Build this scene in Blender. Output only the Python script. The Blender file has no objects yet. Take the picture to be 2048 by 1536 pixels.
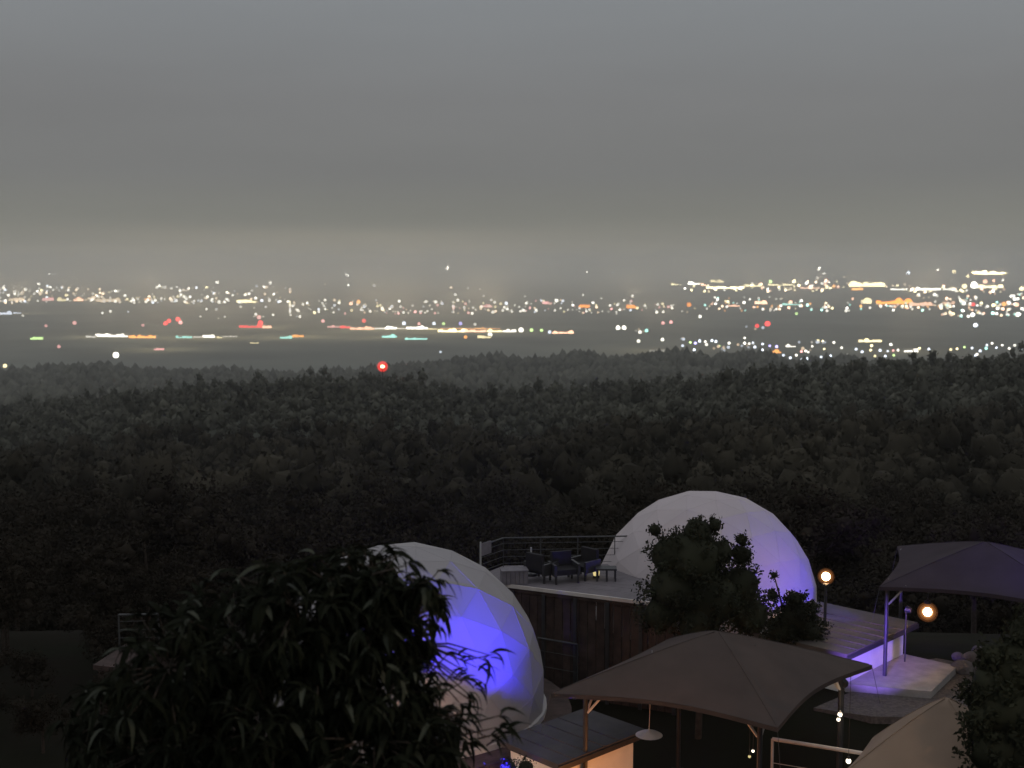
import bpy, math, random
import numpy as np
from mathutils import Vector, Matrix
random.seed(7)
rng = np.random.default_rng(7)
S = bpy.context.scene
COL = S.collection

# ---------------------------------------------------------------- camera, sky, exposure
F = 2472.0                      # focal length in photo pixels
HOR = 527.0                     # row of the true horizon
PITCH = math.atan((768 - HOR) / F)
cam = bpy.data.cameras.new('camera')
cam.sensor_width = 36.0
cam.lens = 36.0 * F / 2048
cam.clip_start = 0.1
cam.clip_end = 150000
cam.dof.use_dof = True
cam.dof.focus_distance = 27.0
cam.dof.aperture_fstop = 1.5
camo = bpy.data.objects.new('camera', cam)
camo.rotation_euler = (math.pi / 2 - PITCH, 0, 0)
COL.objects.link(camo)
S.camera = camo

W = bpy.data.worlds.new('World')
S.world = W
W.use_nodes = True
nt = W.node_tree
nt.nodes.clear()
n_out = nt.nodes.new('ShaderNodeOutputWorld')
n_bg = nt.nodes.new('ShaderNodeBackground')
n_tc = nt.nodes.new('ShaderNodeTexCoord')
n_sep = nt.nodes.new('ShaderNodeSeparateXYZ')
n_ramp = nt.nodes.new('ShaderNodeValToRGB')
n_noi = nt.nodes.new('ShaderNodeTexNoise')
n_map = nt.nodes.new('ShaderNodeMapping')
n_mr = nt.nodes.new('ShaderNodeMapRange')
n_mul = nt.nodes.new('ShaderNodeVectorMath')
n_mul.operation = 'SCALE'
n_m = nt.nodes.new('ShaderNodeMapRange')
n_m.inputs['From Min'].default_value = -0.1
n_m.inputs['From Max'].default_value = 1.0
L = nt.links.new
L(n_tc.outputs['Generated'], n_sep.inputs[0])
L(n_sep.outputs['Z'], n_m.inputs['Value'])
L(n_m.outputs[0], n_ramp.inputs[0])
stops = [(-0.1, (.27, .255, .205)), (0.0, (.272, .256, .205)), (0.018, (.238, .229, .190)), (0.038, (.209, .207, .179)),
         (0.07, (.184, .184, .180)), (0.128, (.193, .195, .198)), (0.203, (.227, .241, .254)), (0.40, (.36, .38, .41)), (1.0, (.47, .49, .53))]
cr = n_ramp.color_ramp
while len(cr.elements) < len(stops):
    cr.elements.new(0.5)
for e, (z, c) in zip(cr.elements, stops):
    e.position = (z + .1) / 1.1
    e.color = (*c, 1)
n_map.inputs['Scale'].default_value = (1.4, 1.4, 9.0)
L(n_tc.outputs['Generated'], n_map.inputs['Vector'])
L(n_map.outputs[0], n_noi.inputs['Vector'])
n_noi.inputs['Scale'].default_value = 1.6
n_noi.inputs['Detail'].default_value = 4.0
L(n_noi.outputs[0], n_mr.inputs['Value'])
n_mr.inputs['From Min'].default_value = .25
n_mr.inputs['From Max'].default_value = .75
n_mr.inputs['To Min'].default_value = .935
n_mr.inputs['To Max'].default_value = 1.065
L(n_ramp.outputs[0], n_mul.inputs[0])
L(n_mr.outputs[0], n_mul.inputs['Scale'])
L(n_mul.outputs[0], n_bg.inputs['Color'])
n_bg.inputs['Strength'].default_value = 1.0
L(n_bg.outputs[0], n_out.inputs['Surface'])

S.view_settings.view_transform = 'Standard'
S.view_settings.look = 'None'
S.view_settings.exposure = 0.0
S.view_settings.gamma = 1.0
S.view_settings.use_curve_mapping = False
S.render.engine = 'CYCLES'
S.cycles.max_bounces = 8
S.cycles.diffuse_bounces = 3
S.cycles.volume_bounces = 6
S.cycles.transparent_max_bounces = 12
S.cycles.sample_clamp_indirect = 3.0
S.cycles.use_denoising = True
S.cycles.caustics_reflective = False
S.cycles.caustics_refractive = False


# ---------------------------------------------------------------- photo pixel helpers
def tand(v):
    return math.tan(math.atan((v - 768) / F) + PITCH)


def P(u, v, Y):
    """point of the place seen at photo pixel u, v when it stands at distance Y"""
    z = -tand(v) * Y
    cd = Y * math.cos(PITCH) - z * math.sin(PITCH)
    return Vector(((u - 1024) / F * cd, Y, z))


def G(u, v, z):
    return P(u, v, -z / tand(v))


def lin(r, g, b):
    return tuple(((c / 255 + .055) / 1.055) ** 2.4 if c > 10 else c / 255 / 12.92 for c in (r, g, b))


# ---------------------------------------------------------------- materials
def material(name, col, rough=.8, var=.25, scale=4.0, col2=None, spec=.3, trans=0.0, bump=0.0, metal=0.0, detail=4.0):
    m = bpy.data.materials.new(name)
    m.use_nodes = True
    t = m.node_tree
    b = t.nodes['Principled BSDF']
    b.inputs['Roughness'].default_value = rough
    b.inputs['Specular IOR Level'].default_value = spec
    b.inputs['Metallic'].default_value = metal
    tc = t.nodes.new('ShaderNodeTexCoord')
    nz = t.nodes.new('ShaderNodeTexNoise')
    nz.inputs['Scale'].default_value = scale
    nz.inputs['Detail'].default_value = detail
    t.links.new(tc.outputs['Object'], nz.inputs['Vector'])
    rp = t.nodes.new('ShaderNodeValToRGB')
    a = tuple(max(0, c * (1 - var)) for c in col)
    z = col2 if col2 else tuple(min(1, c * (1 + var)) for c in col)
    rp.color_ramp.elements[0].position = .32
    rp.color_ramp.elements[1].position = .68
    rp.color_ramp.elements[0].color = (*a, 1)
    rp.color_ramp.elements[1].color = (*z, 1)
    t.links.new(nz.outputs[0], rp.inputs[0])
    t.links.new(rp.outputs[0], b.inputs['Base Color'])
    if bump:
        bp = t.nodes.new('ShaderNodeBump')
        bp.inputs['Strength'].default_value = bump
        bp.inputs['Distance'].default_value = .05
        n2 = t.nodes.new('ShaderNodeTexNoise')
        n2.inputs['Scale'].default_value = scale * 5
        t.links.new(tc.outputs['Object'], n2.inputs['Vector'])
        t.links.new(n2.outputs[0], bp.inputs['Height'])
        t.links.new(bp.outputs[0], b.inputs['Normal'])
    if trans:
        tr = t.nodes.new('ShaderNodeBsdfTranslucent')
        t.links.new(rp.outputs[0], tr.inputs['Color'])
        mx = t.nodes.new('ShaderNodeMixShader')
        mx.inputs[0].default_value = trans
        t.links.new(b.outputs[0], mx.inputs[1])
        t.links.new(tr.outputs[0], mx.inputs[2])
        t.links.new(mx.outputs[0], t.nodes['Material Output'].inputs['Surface'])
    return m


def glow(name, col, strength, sample=False):
    m = bpy.data.materials.new(name)
    m.use_nodes = True
    t = m.node_tree
    t.nodes.clear()
    o = t.nodes.new('ShaderNodeOutputMaterial')
    e = t.nodes.new('ShaderNodeEmission')
    e.inputs['Color'].default_value = (*col, 1)
    e.inputs['Strength'].default_value = strength
    t.links.new(e.outputs[0], o.inputs['Surface'])
    m.cycles.emission_sampling = 'AUTO' if sample else 'NONE'
    return m


def shell(name, col, strength):
    """see-through emissive shell, for lamp glass and for painted-in halos"""
    m = bpy.data.materials.new(name)
    m.use_nodes = True
    t = m.node_tree
    t.nodes.clear()
    o = t.nodes.new('ShaderNodeOutputMaterial')
    a = t.nodes.new('ShaderNodeBsdfTransparent')
    b = t.nodes.new('ShaderNodeEmission')
    b.inputs['Color'].default_value = (*col, 1)
    b.inputs['Strength'].default_value = strength
    ad = t.nodes.new('ShaderNodeAddShader')
    t.links.new(a.outputs[0], ad.inputs[0])
    t.links.new(b.outputs[0], ad.inputs[1])
    t.links.new(ad.outputs[0], o.inputs['Surface'])
    m.cycles.emission_sampling = 'NONE'
    return m


M = {}
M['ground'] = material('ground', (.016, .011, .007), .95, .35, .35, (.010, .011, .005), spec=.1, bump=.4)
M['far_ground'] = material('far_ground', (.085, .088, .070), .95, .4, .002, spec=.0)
M['leaf'] = material('leaf', (.011, .013, .007), .75, .4, 3.0, spec=.06, trans=.18)
M['leaf_pale'] = material('leaf_pale', (.05, .055, .036), .6, .3, 3.0, spec=.2, trans=.15)
M['foliage'] = material('foliage', (.028, .030, .018), .8, .45, .7, spec=.1, trans=.15)
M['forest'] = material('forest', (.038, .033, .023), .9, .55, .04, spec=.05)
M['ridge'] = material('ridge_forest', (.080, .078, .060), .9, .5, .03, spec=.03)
M['wood_near'] = material('near_forest', (.028, .023, .017), .9, .5, .25, spec=.03)
M['bark'] = material('bark', (.06, .045, .035), .9, .4, 6, bump=.5)
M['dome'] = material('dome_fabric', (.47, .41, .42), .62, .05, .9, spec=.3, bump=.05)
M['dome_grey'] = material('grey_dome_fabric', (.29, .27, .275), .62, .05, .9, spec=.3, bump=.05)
M['seam'] = material('dome_seam', (.43, .405, .405), .6, .05, 2, spec=.3)
M['canopy'] = material('canopy_fabric', (.082, .066, .060), .8, .10, 1.5, spec=.15, trans=.22)
M['canopy_dark'] = material('plum_canopy_fabric', (.052, .040, .050), .8, .10, 1.5, spec=.1, trans=.15)
M['canopy_tan'] = material('tan_canopy_fabric', (.29, .21, .155), .8, .10, 1.5, spec=.15, trans=.15)
M['rail'] = material('rail_metal', (.06, .06, .06), .5, .2, 5, spec=.4)
M['metal'] = material('dark_metal', (.035, .033, .035), .5, .2, 5, spec=.4)
M['grey_metal'] = material('grey_metal', (.35, .34, .33), .4, .15, 5, spec=.5)
M['wood_dark'] = material('dark_wood', (.055, .035, .030), .8, .4, 3, bump=.3)
M['deck'] = material('deck_boards', (.165, .145, .155), .75, .15, 2, bump=.15)
M['trim'] = material('pale_trim', (.58, .52, .48), .6, .1, 3)
M['roof'] = material('roof_sheet', (.085, .072, .062), .7, .2, 1.6, bump=.15)
M['roof_dark'] = material('dark_roof_sheet', (.055, .05, .052), .7, .2, 1.6, bump=.15)
M['plaster'] = material('white_plaster', (.75, .73, .70), .85, .05, 3, bump=.1)
M['gravel'] = material('gravel', (.11, .092, .085), .95, .3, 12, bump=.6)
M['slab'] = material('patio_slab', (.30, .275, .26), .85, .15, 3, bump=.2)
M['rock'] = material('rock', (.14, .12, .115), .9, .3, 3, bump=.6)
M['cushion'] = material('cushion', (.02, .018, .02), .95, .2, 5)
M['box'] = material('box_slats', (.16, .145, .16), .7, .15, 5)
M['warm_bulb'] = glow('warm_bulb', (1, .62, .30), 45)
M['white_bulb'] = glow('white_bulb', (1, .88, .70), 2.5)
M['yellow_bulb'] = glow('yellow_bulb', (1, .80, .35), .75)
M['globe'] = shell('frosted_globe', (1, .34, .10), .035)
M['halo_in'] = shell('inner_halo', (1, .42, .14), .17)  # nested emissive shells paint a soft halo round the bulb
M['halo_mid'] = shell('mid_halo', (1, .38, .12), .06)
M['red_halo'] = shell('red_halo', (1, .02, .012), .42)  # emissive ball painting the red halo round the beacon core
M['red_core'] = glow('red_core', (1, .22, .12), 16)
M['blue_lens'] = glow('blue_lens', (.1, .08, 1), 6)
M['concrete'] = material('concrete', (.2, .19, .18), .9, .2, .2)


# ---------------------------------------------------------------- object helpers
def link(o, parent=None):
    COL.objects.link(o)
    if parent is not None:
        o.parent = parent
    return o


def tag(o, label=None, cat=None, group=None, kind=None):
    if label:
        o['label'] = label
    if cat:
        o['category'] = cat
    if group:
        o['group'] = group
    if kind:
        o['kind'] = kind
    return o


def empty(name, loc=(0, 0, 0), rz=0.0):
    o = bpy.data.objects.new(name, None)
    o.location = loc
    o.rotation_euler = (0, 0, rz)
    o.empty_display_size = .3
    return link(o)


class MB:
    def __init__(self):
        self.v, self.f, self.m = [], [], []

    def add(self, vs, fs, mi=0):
        n = len(self.v)
        self.v += [tuple(x) for x in vs]
        self.f += [tuple(i + n for i in f) for f in fs]
        self.m += [mi] * len(fs)
        return self

    def box(self, c, s, rz=0.0, mi=0):
        cx, cy, cz = c
        a, b, d = s[0] / 2, s[1] / 2, s[2] / 2
        co, si = math.cos(rz), math.sin(rz)
        vs = []
        for z in (-d, d):
            for x, y in ((-a, -b), (a, -b), (a, b), (-a, b)):
                vs.append((cx + x * co - y * si, cy + x * si + y * co, cz + z))
        return self.add(vs, [(3, 2, 1, 0), (4, 5, 6, 7), (0, 1, 5, 4), (1, 2, 6, 5), (2, 3, 7, 6), (3, 0, 4, 7)], mi)

    def prism(self, poly, z0, z1, mi=0):
        n = len(poly)
        vs = [(x, y, z0) for x, y in poly] + [(x, y, z1) for x, y in poly]
        fs = [tuple(range(n - 1, -1, -1)), tuple(range(n, 2 * n))] + [(i, (i + 1) % n, n + (i + 1) % n, n + i) for i in range(n)]
        return self.add(vs, fs, mi)

    def tube(self, pts, rads, n=8, mi=0):
        pts = [Vector(p) for p in pts]
        if not hasattr(rads, '__len__'):
            rads = [rads] * len(pts)
        vs, fs = [], []
        for i, p in enumerate(pts):
            t = (pts[min(i + 1, len(pts) - 1)] - pts[max(i - 1, 0)]).normalized()
            up = Vector((0, 0, 1)) if abs(t.z) < .9 else Vector((1, 0, 0))
            a = t.cross(up).normalized()
            b = t.cross(a)
            for k in range(n):
                w = 2 * math.pi * k / n
                vs.append(p + (a * math.cos(w) + b * math.sin(w)) * rads[i])
        for i in range(len(pts) - 1):
            for k in range(n):
                fs.append((i * n + k, i * n + (k + 1) % n, (i + 1) * n + (k + 1) % n, (i + 1) * n + k))
        fs.append(tuple(range(n - 1, -1, -1)))
        fs.append(tuple((len(pts) - 1) * n + k for k in range(n)))
        return self.add(vs, fs, mi)

    def sphere(self, c, r, nu=14, nv=8, mi=0, zs=1.0):
        vs, fs = [(c[0], c[1], c[2] + r * zs)], []
        for j in range(1, nv):
            a = math.pi * j / nv
            for i in range(nu):
                b = 2 * math.pi * i / nu
                vs.append((c[0] + r * math.sin(a) * math.cos(b), c[1] + r * math.sin(a) * math.sin(b), c[2] + r * zs * math.cos(a)))
        vs.append((c[0], c[1], c[2] - r * zs))
        e = len(vs) - 1
        for i in range(nu):
            fs.append((0, 1 + i, 1 + (i + 1) % nu))
            fs.append((e, 1 + (nv - 2) * nu + (i + 1) % nu, 1 + (nv - 2) * nu + i))
        for j in range(nv - 2):
            for i in range(nu):
                a, b = 1 + j * nu + i, 1 + j * nu + (i + 1) % nu
                fs.append((a, a + nu, b + nu, b))
        return self.add(vs, fs, mi)

    def lathe(self, c, prof, n=20, mi=0):
        vs, fs = [], []
        for r, z in prof:
            for k in range(n):
                w = 2 * math.pi * k / n
                vs.append((c[0] + r * math.cos(w), c[1] + r * math.sin(w), c[2] + z))
        for j in range(len(prof) - 1):
            for k in range(n):
                fs.append((j * n + k, j * n + (k + 1) % n, (j + 1) * n + (k + 1) % n, (j + 1) * n + k))
        return self.add(vs, fs, mi)

    def mesh(self, name, mats, smooth=False):
        me = bpy.data.meshes.new(name)
        me.from_pydata(self.v, [], self.f)
        for m in (mats if isinstance(mats, (list, tuple)) else [mats]):
            me.materials.append(m)
        if any(self.m):
            me.polygons.foreach_set('material_index', self.m)
        if smooth:
            me.polygons.foreach_set('use_smooth', [True] * len(me.polygons))
        me.update()
        return me

    def build(self, name, mats, parent=None, smooth=False):
        return link(bpy.data.objects.new(name, self.mesh(name, mats, smooth)), parent)


def fast_mesh(name, verts, faces, mats, smooth=False, mi=None):
    """verts (n,3), faces (m,k) numpy"""
    me = bpy.data.meshes.new(name)
    n, (m, k) = len(verts), faces.shape
    me.vertices.add(n)
    me.vertices.foreach_set('co', np.asarray(verts, dtype=np.float32).ravel())
    me.loops.add(m * k)
    me.loops.foreach_set('vertex_index', faces.astype(np.int32).ravel())
    me.polygons.add(m)
    me.polygons.foreach_set('loop_start', np.arange(0, m * k, k, dtype=np.int32))
    for x in (mats if isinstance(mats, (list, tuple)) else [mats]):
        me.materials.append(x)
    if mi is not None:
        me.polygons.foreach_set('material_index', mi.astype(np.int32))
    if smooth:
        me.polygons.foreach_set('use_smooth', np.ones(m, dtype=bool))
    me.update(calc_edges=True)
    me.validate()
    return me


# ---------------------------------------------------------------- terrain
YN = np.array([0, 8, 16, 24, 40, 46, 52, 120, 250, 450, 750, 1050, 1500, 2200, 3000, 3600, 30000, 45000, 60000, 70000.])
ZN = np.array([-6, -8, -10.6, -12.4, -12.5, -14, -19.5, -31, -46, -62, -82, -140, -175, -205, -335, -350, -350, -240, 60, 0.])
RIDGE1 = ([-400, 0, 200, 420, 600, 800, 850, 1000, 1200, 1400, 1550, 1700, 2048, 2500],
          [850, 822, 806, 778, 768, 764, 780, 791, 784, 768, 742, 745, 716, 690])
RIDGE2 = ([-400, 0, 100, 200, 300, 450, 600, 750, 900, 1000, 1200, 1400, 1520, 1700, 2048, 2500],
          [760, 748, 745, 738, 752, 752, 758, 745, 730, 723, 718, 713, 717, 730, 740, 740])


def vnoise(x, y, s, seed):
    r = np.random.default_rng(seed)
    out = 0
    for k in range(7):
        a, p, q = r.uniform(0, 2 * np.pi), r.uniform(0, 2 * np.pi), r.uniform(.6, 2.4)
        out = out + np.sin((x * np.cos(a) + y * np.sin(a)) / s * q + p)
    return out / 3.5


def height(x, y):
    x = np.asarray(x, float)
    y = np.asarray(y, float)
    rr = np.sqrt(x * x + y * y)
    d = np.where(y > 0, np.maximum(y, .3 * rr), .3 * rr)
    z = np.interp(d, YN, ZN)
    u = 1024 + np.clip(x / np.maximum(d, 1), -1.2, 1.2) * F
    t1 = np.tan(np.arctan((np.interp(u, *RIDGE1) - 768) / F) + PITCH)
    t2 = np.tan(np.arctan((np.interp(u, *RIDGE2) - 768) / F) + PITCH)
    z1 = -750 * t1 - 8.0
    z2 = -2200 * t2 - 9.0
    w1 = np.interp(d, [110, 450, 750, 1050], [0, .7, 1, 0])
    w2 = np.interp(d, [1000, 2200, 3000], [0, 1, 0])
    z = z + w1 * (z1 + 82) + w2 * (z2 + 205)
    amp = np.interp(d, [40, 60, 150, 450, 700, 750, 800, 1500, 2500, 3600, 30000, 50000], [0, .6, 1.6, 3.5, 1.5, 1, 4, 9, 7, 4, 4, 60])
    z = z + amp * vnoise(x, y, np.interp(d, [40, 1000, 4000, 60000], [16, 70, 300, 6000]).mean() if False else 45.0, 3) * (d < 3300)
    bx = np.clip((x - 5.4) / 1.9, 0, 1) * np.clip((20 - x) / 3, 0, 1) * np.clip((y - 27.6) / 2.0, 0, 1) * np.clip((39.5 - y) / 2.5, 0, 1)
    z = z + bx * bx * (3 - 2 * bx) * 1.12
    z = z + np.where(d > 40000, amp * np.minimum(vnoise(x, y, 3600.0, 5) * .7, 1.0), 0)
    return z


az = np.concatenate([np.arange(-180, -40, 10), np.arange(-40, -27, 1.0), np.arange(-27, 27, .3), np.arange(27, 40, 1.0), np.arange(40, 180, 10)])
rad = np.concatenate([np.array([.5, 4]), np.arange(8, 60, 2.0), np.geomspace(60, 70000, 190)])
A, R = np.meshgrid(np.radians(az), rad)
X, Yy = R * np.sin(A), R * np.cos(A)
Z = height(X, Yy)
nr, na = X.shape
vt = np.stack([X.ravel(), Yy.ravel(), Z.ravel()], 1)
i, j = np.meshgrid(np.arange(nr - 1), np.arange(na), indexing='ij')
q = np.stack([i * na + j, i * na + (j + 1) % na, (i + 1) * na + (j + 1) % na, (i + 1) * na + j], -1).reshape(-1, 4)[:, ::-1]
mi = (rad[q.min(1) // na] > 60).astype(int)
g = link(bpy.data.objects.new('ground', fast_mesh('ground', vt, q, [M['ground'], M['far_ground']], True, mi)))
tag(g, kind='structure')


def gz(x, y):
    return float(height(x, y))


# ---------------------------------------------------------------- haze
hz = bpy.data.materials.new('haze')
hz.use_nodes = True
t = hz.node_tree
t.nodes.clear()
o_ = t.nodes.new('ShaderNodeOutputMaterial')
pv = t.nodes.new('ShaderNodeVolumePrincipled')
pv.inputs['Color'].default_value = (.985, .98, .93, 1)
pv.inputs['Density'].default_value = 1.15e-4
pv.inputs['Anisotropy'].default_value = 0.0
t.links.new(pv.outputs[0], o_.inputs['Volume'])
h = MB().box((0, 0, (-352 + 170) / 2), (150000, 150000, 522)).build('haze', hz)
tag(h, 'thin grey night haze over the plain', kind='stuff')

# ---------------------------------------------------------------- lights of the plain
glow_cache = {}


def far_glow(col, E, d):
    Tr = math.exp(-1.15e-4 * d)
    s = round(math.log(E / Tr) * 4) / 4
    key = (col, s)
    if key not in glow_cache:
        glow_cache[key] = glow('town_glow', col, math.exp(s))
    return glow_cache[key]


COLS = {'w': (1, .95, .82), 'b': (.80, .88, 1), 'y': (1, .84, .45), 't': (1, .74, .48), 'o': (1, .42, .10), 'O': (1, .30, .03), 'r': (1, .05, .05),
        'p': (1, .45, .42), 'g': (.65, 1, .35), 'c': (.45, 1, .85), 'v': (.5, .45, 1), 'k': (1, .55, .35)}


def plain_at(u, v):
    d = 350 / max(tand(v), 1e-4)
    if d > 31000:       # the land climbs towards far hills
        for dd in np.arange(30000, 60000, 250):
            q_ = P(u, v, dd)
            zz = float(height(q_.x, q_.y))
            if zz > q_.z:
                d = dd
                break
        else:
            d = 58000
    return P(u, v, d), d


lamp_mesh = {}


def far_lamp(u, v, px, c, E, label, group, name='town_light', flat=1.0):
    p, d = plain_at(u, v)
    r = px * (.74 if group.startswith('lamps') else 1.0) / 2 / F * d
    m = far_glow(COLS[c], E * (1.9 if group.startswith('lamps') else 1.5), d)
    k = (m.name, round(flat, 2))
    if k not in lamp_mesh:
        b = MB()
        b.tube([(0, 0, -1.3), (0, 0, -.6)], .12, 5, 0)
        b.sphere((0, 0, 0), 1.0, 10, 6, 1, zs=flat)
        lamp_mesh[k] = b.mesh('town_light', [M['concrete'], m], True)
    o = link(bpy.data.objects.new(name, lamp_mesh[k]))
    o.location = (p.x, p.y, p.z + r * .8)
    o.scale = (r, r, r)
    return tag(o, label, 'light', group)


def far_block(u0, u1, v, hpx, c, E, label, name='lit_building'):
    """long low building with a lit front, roof and dark ends, seen from kilometres away"""
    p0, d = plain_at(u0, v)
    p1, _ = plain_at(u1, v)
    w = (p1 - p0).length
    hh = hpx * 1.5 / F * d
    E = E * 1.5
    dep = max(8.0, w * .25)
    root = empty(name, ((p0.x + p1.x) / 2, d, p0.z - hh / 2))
    tag(root, label, 'building', 'lit buildings on the plain')
    b = MB().box((0, dep / 2 + .1, hh * .5), (w, dep, hh))
    b.build('wall', M['concrete'], root)
    n = max(2, int((u1 - u0) / 9))
    f = MB()
    for k in range(n):
        e = .5 + .5 * random.random()
        x = -w / 2 + (k + .5) * w / n
        f.box((x, -.6, hh * (.5 + random.uniform(-.12, .12))), (w / n * random.uniform(.9, 1.06), 1.0, hh * random.uniform(.55, .95)))
    for k in range(int((u1 - u0) / 16)):
        rr = hh * random.uniform(.35, .62)
        f.sphere((random.uniform(-w / 2, w / 2), -1.2, hh * random.uniform(.4, .8)), rr, 8, 5)
    f.build('lit_front', far_glow(COLS[c], E, d), root)
    MB().box((0, dep / 2, hh + .4), (w * 1.02, dep * 1.1, .8)).build('roof', M['concrete'], root)
    return root


BL = [  # u0 u1 v height colour brightness words
    (17, 46, 601, 9, 't', .42, 'dim tan lit hall at the edge of the far town'), (85, 108, 601, 7, 'p', .5, 'short pinkish lit building in the far town'),
    (116, 132, 602, 9, 'y', .5, 'small amber lit building beside the pinkish one'), (147, 167, 602, 7, 'k', .75, 'bright peach coloured lit building in the far town'),
    (176, 191, 599, 10, 't', .5, 'squarish tan lit building right of the peach one'), (192, 236, 603, 7, 't', .42, 'long dim tan lit row in the far town'),
    (289, 301, 600, 7, 'o', .6, 'small orange lit building alone in the pale town'), (477, 513, 605, 7, 'y', .95, 'bright yellow lit hall in the far town'),
    (0, 24, 629, 6, 'b', .5, 'bluish white lit row at the left border'), (26, 43, 627, 6, 'b', .45, 'second bluish white lit row beside the first'),
    (60, 86, 679, 8, 'g', .65, 'yellow green lit yard at the far left'), (172, 192, 675, 5, 'w', .45, 'dim white lit building before the bright works'),
    (191, 221, 673, 8, 'w', 1.4, 'bright white lit works on the left of the plain'), (221, 256, 674, 7, 'w', .9, 'white green lit shed next to the orange strip'),
    (258, 311, 676, 6, 'o', 1.0, 'long orange lit strip on the left plain'), (354, 384, 676, 5, 'c', .55, 'greenish lit row right of the orange strip'),
    (384, 404, 675, 3, 'w', .4, 'thin dim lit row linking two bright yards'), (405, 427, 675, 7, 'w', 1.1, 'compact very white yard in mid left'),
    (433, 444, 676, 5, 'y', .8, 'tiny yellow lit building by the white yard'), (445, 474, 674, 3, 'w', .35, 'thin grey lit row trailing off rightward'),
    (560, 582, 677, 6, 'c', .6, 'cyan lit building with an orange neighbour'), (585, 608, 674, 6, 'o', .7, 'tilted looking orange lit building by the cyan one'),
    (500, 516, 687, 3, 'y', .5, 'small amber lit line alone on the dark plain'), (478, 530, 655, 6, 'r', .7, 'row of red lit buildings left of centre'),
    (527, 543, 656, 6, 'k', .8, 'peach lit end of the red row'), (655, 680, 655, 5, 'p', .5, 'dim pink lit row before the red cluster'),
    (680, 702, 656, 7, 'r', .8, 'red lit cluster at the start of the bright road'), (700, 748, 659, 6, 'k', .8, 'peach lit row of the bright road'),
    (748, 776, 658, 4, 'w', .6, 'pale lit row on the bright road'), (776, 793, 658, 8, 'w', 1.6, 'dazzling white lit building on the bright road'),
    (793, 812, 658, 3, 'w', .55, 'thin white lit link on the bright road'), (813, 855, 658, 6, 'w', 1.7, 'long dazzling white hall on the bright road'),
    (855, 875, 659, 3, 'y', .6, 'thin lit link before the yellow complex'), (876, 928, 664, 7, 'y', 1.4, 'brightest yellow works in the centre of the plain'),
    (880, 1000, 658, 2.5, 'o', .6, 'thin orange lit line above the yellow works'), (930, 972, 664, 6, 'k', 1.0, 'reddish lit part of the yellow works'),
    (974, 1004, 664, 6, 'y', 1.0, 'yellow lit end of the works'), (1005, 1032, 664, 7, 'w', 1.1, 'white lit hall right of the yellow works'),
    (1109, 1146, 667, 7, 'k', 1.2, 'peach white lit hall ending the bright row'), (764, 794, 675, 6, 'c', .8, 'cyan lit building below the bright road'),
    (813, 855, 679, 5, 'c', .75, 'green white lit row below the bright road'), (955, 982, 676, 6, 'y', .8, 'yellow lit shed below the works'),
    (960, 984, 614, 5, 'p', .45, 'dim reddish lit row in mid far town'), (1084, 1104, 608, 6, 'p', .55, 'pink lit building in mid far town'),
    (1159, 1180, 615, 8, 'O', .75, 'red orange lit building right of the centre'), (1253, 1270, 616, 8, 'O', .7, 'second red orange lit building right of the centre'),
    (1342, 1364, 570, 3, 'y', .7, 'thin yellow lit start of the right hand bright row'), (1377, 1400, 569, 7, 'w', 1.3, 'white lit hall of the upper right row'),
    (1402, 1414, 571, 8, 'k', 1.0, 'orange lit annex of the upper right row'), (1413, 1488, 577, 6, 'y', 1.7, 'longest bright yellow hall of the upper right row'),
    (1421, 1448, 565, 6, 'y', .45, 'dim yellow facade above the long yellow hall'), (1488, 1520, 573, 5, 'y', .9, 'slanting yellow lit road right of the long hall'),
    (1536, 1586, 571, 4, 'y', .7, 'soft yellow lit row in the upper right'), (1600, 1640, 577, 4, 'k', .6, 'orange dim lit row in the upper right'),
    (1700, 1763, 573, 11, 'y', 1.2, 'thick amber lit complex in the upper right'), (1704, 1726, 580, 5, 'o', .9, 'orange foot of the thick amber complex'),
    (1781, 1815, 580, 5, 'w', .9, 'white lit row right of the amber complex'), (1833, 1881, 580, 6, 'w', 1.4, 'bright white hall near the right border'),
    (1886, 1912, 580, 5, 'w', .8, 'paler white end of the bright white hall'), (1945, 2013, 549, 8, 'y', 2.0, 'flat bright yellow hall highest in the far lights'),
    (1958, 2006, 576, 9, 'y', 1.2, 'crowded bright yellow yard near the right border'), (1454, 1480, 613, 6, 'k', .7, 'reddish lit row under the long yellow hall'),
    (1509, 1533, 608, 8, 'k', 1.2, 'bright peach orange building in the lower row'), (1567, 1604, 610, 4, 'c', .55, 'cyan lit strip in the lower row'),
    (1722, 1738, 607, 10, 'y', .9, 'round looking yellow hall beside the orange complex'), (1752, 1820, 608, 10, 'O', 1.2, 'large deep orange lit complex'),
    (1820, 1868, 611, 7, 'k', .7, 'peach lit row right of the orange complex'), (1885, 1910, 608, 7, 'k', .5, 'dim pink lit row by the right hand town'),
    (1717, 1763, 684, 7, 'y', 1.1, 'yellow lit terrace in the near town'), (1808, 1836, 704, 9, 'w', 1.3, 'bright white hall in the near town'),
    (1532, 1562, 706, 7, 'o', .9, 'orange lit house row in the near town'), (1571, 1591, 694, 6, 'w', .9, 'white lit building in the near town'),
    (308, 328, 700, 5, 'p', .6, 'pair of pink lit houses on the dark left plain'), (1065, 1090, 531, 3, 'w', .4, 'faint lit line on the far hills'),
    (95, 118, 549, 3, 'w', .3, 'faint pale line on the far left hills'), (1300, 1340, 703, 4, 'w', .2, 'faint lit haze over the nearest houses')]
blocks = [far_block(b[0], b[1], b[2], b[3], b[4], b[5], b[6]) for b in BL]
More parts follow.
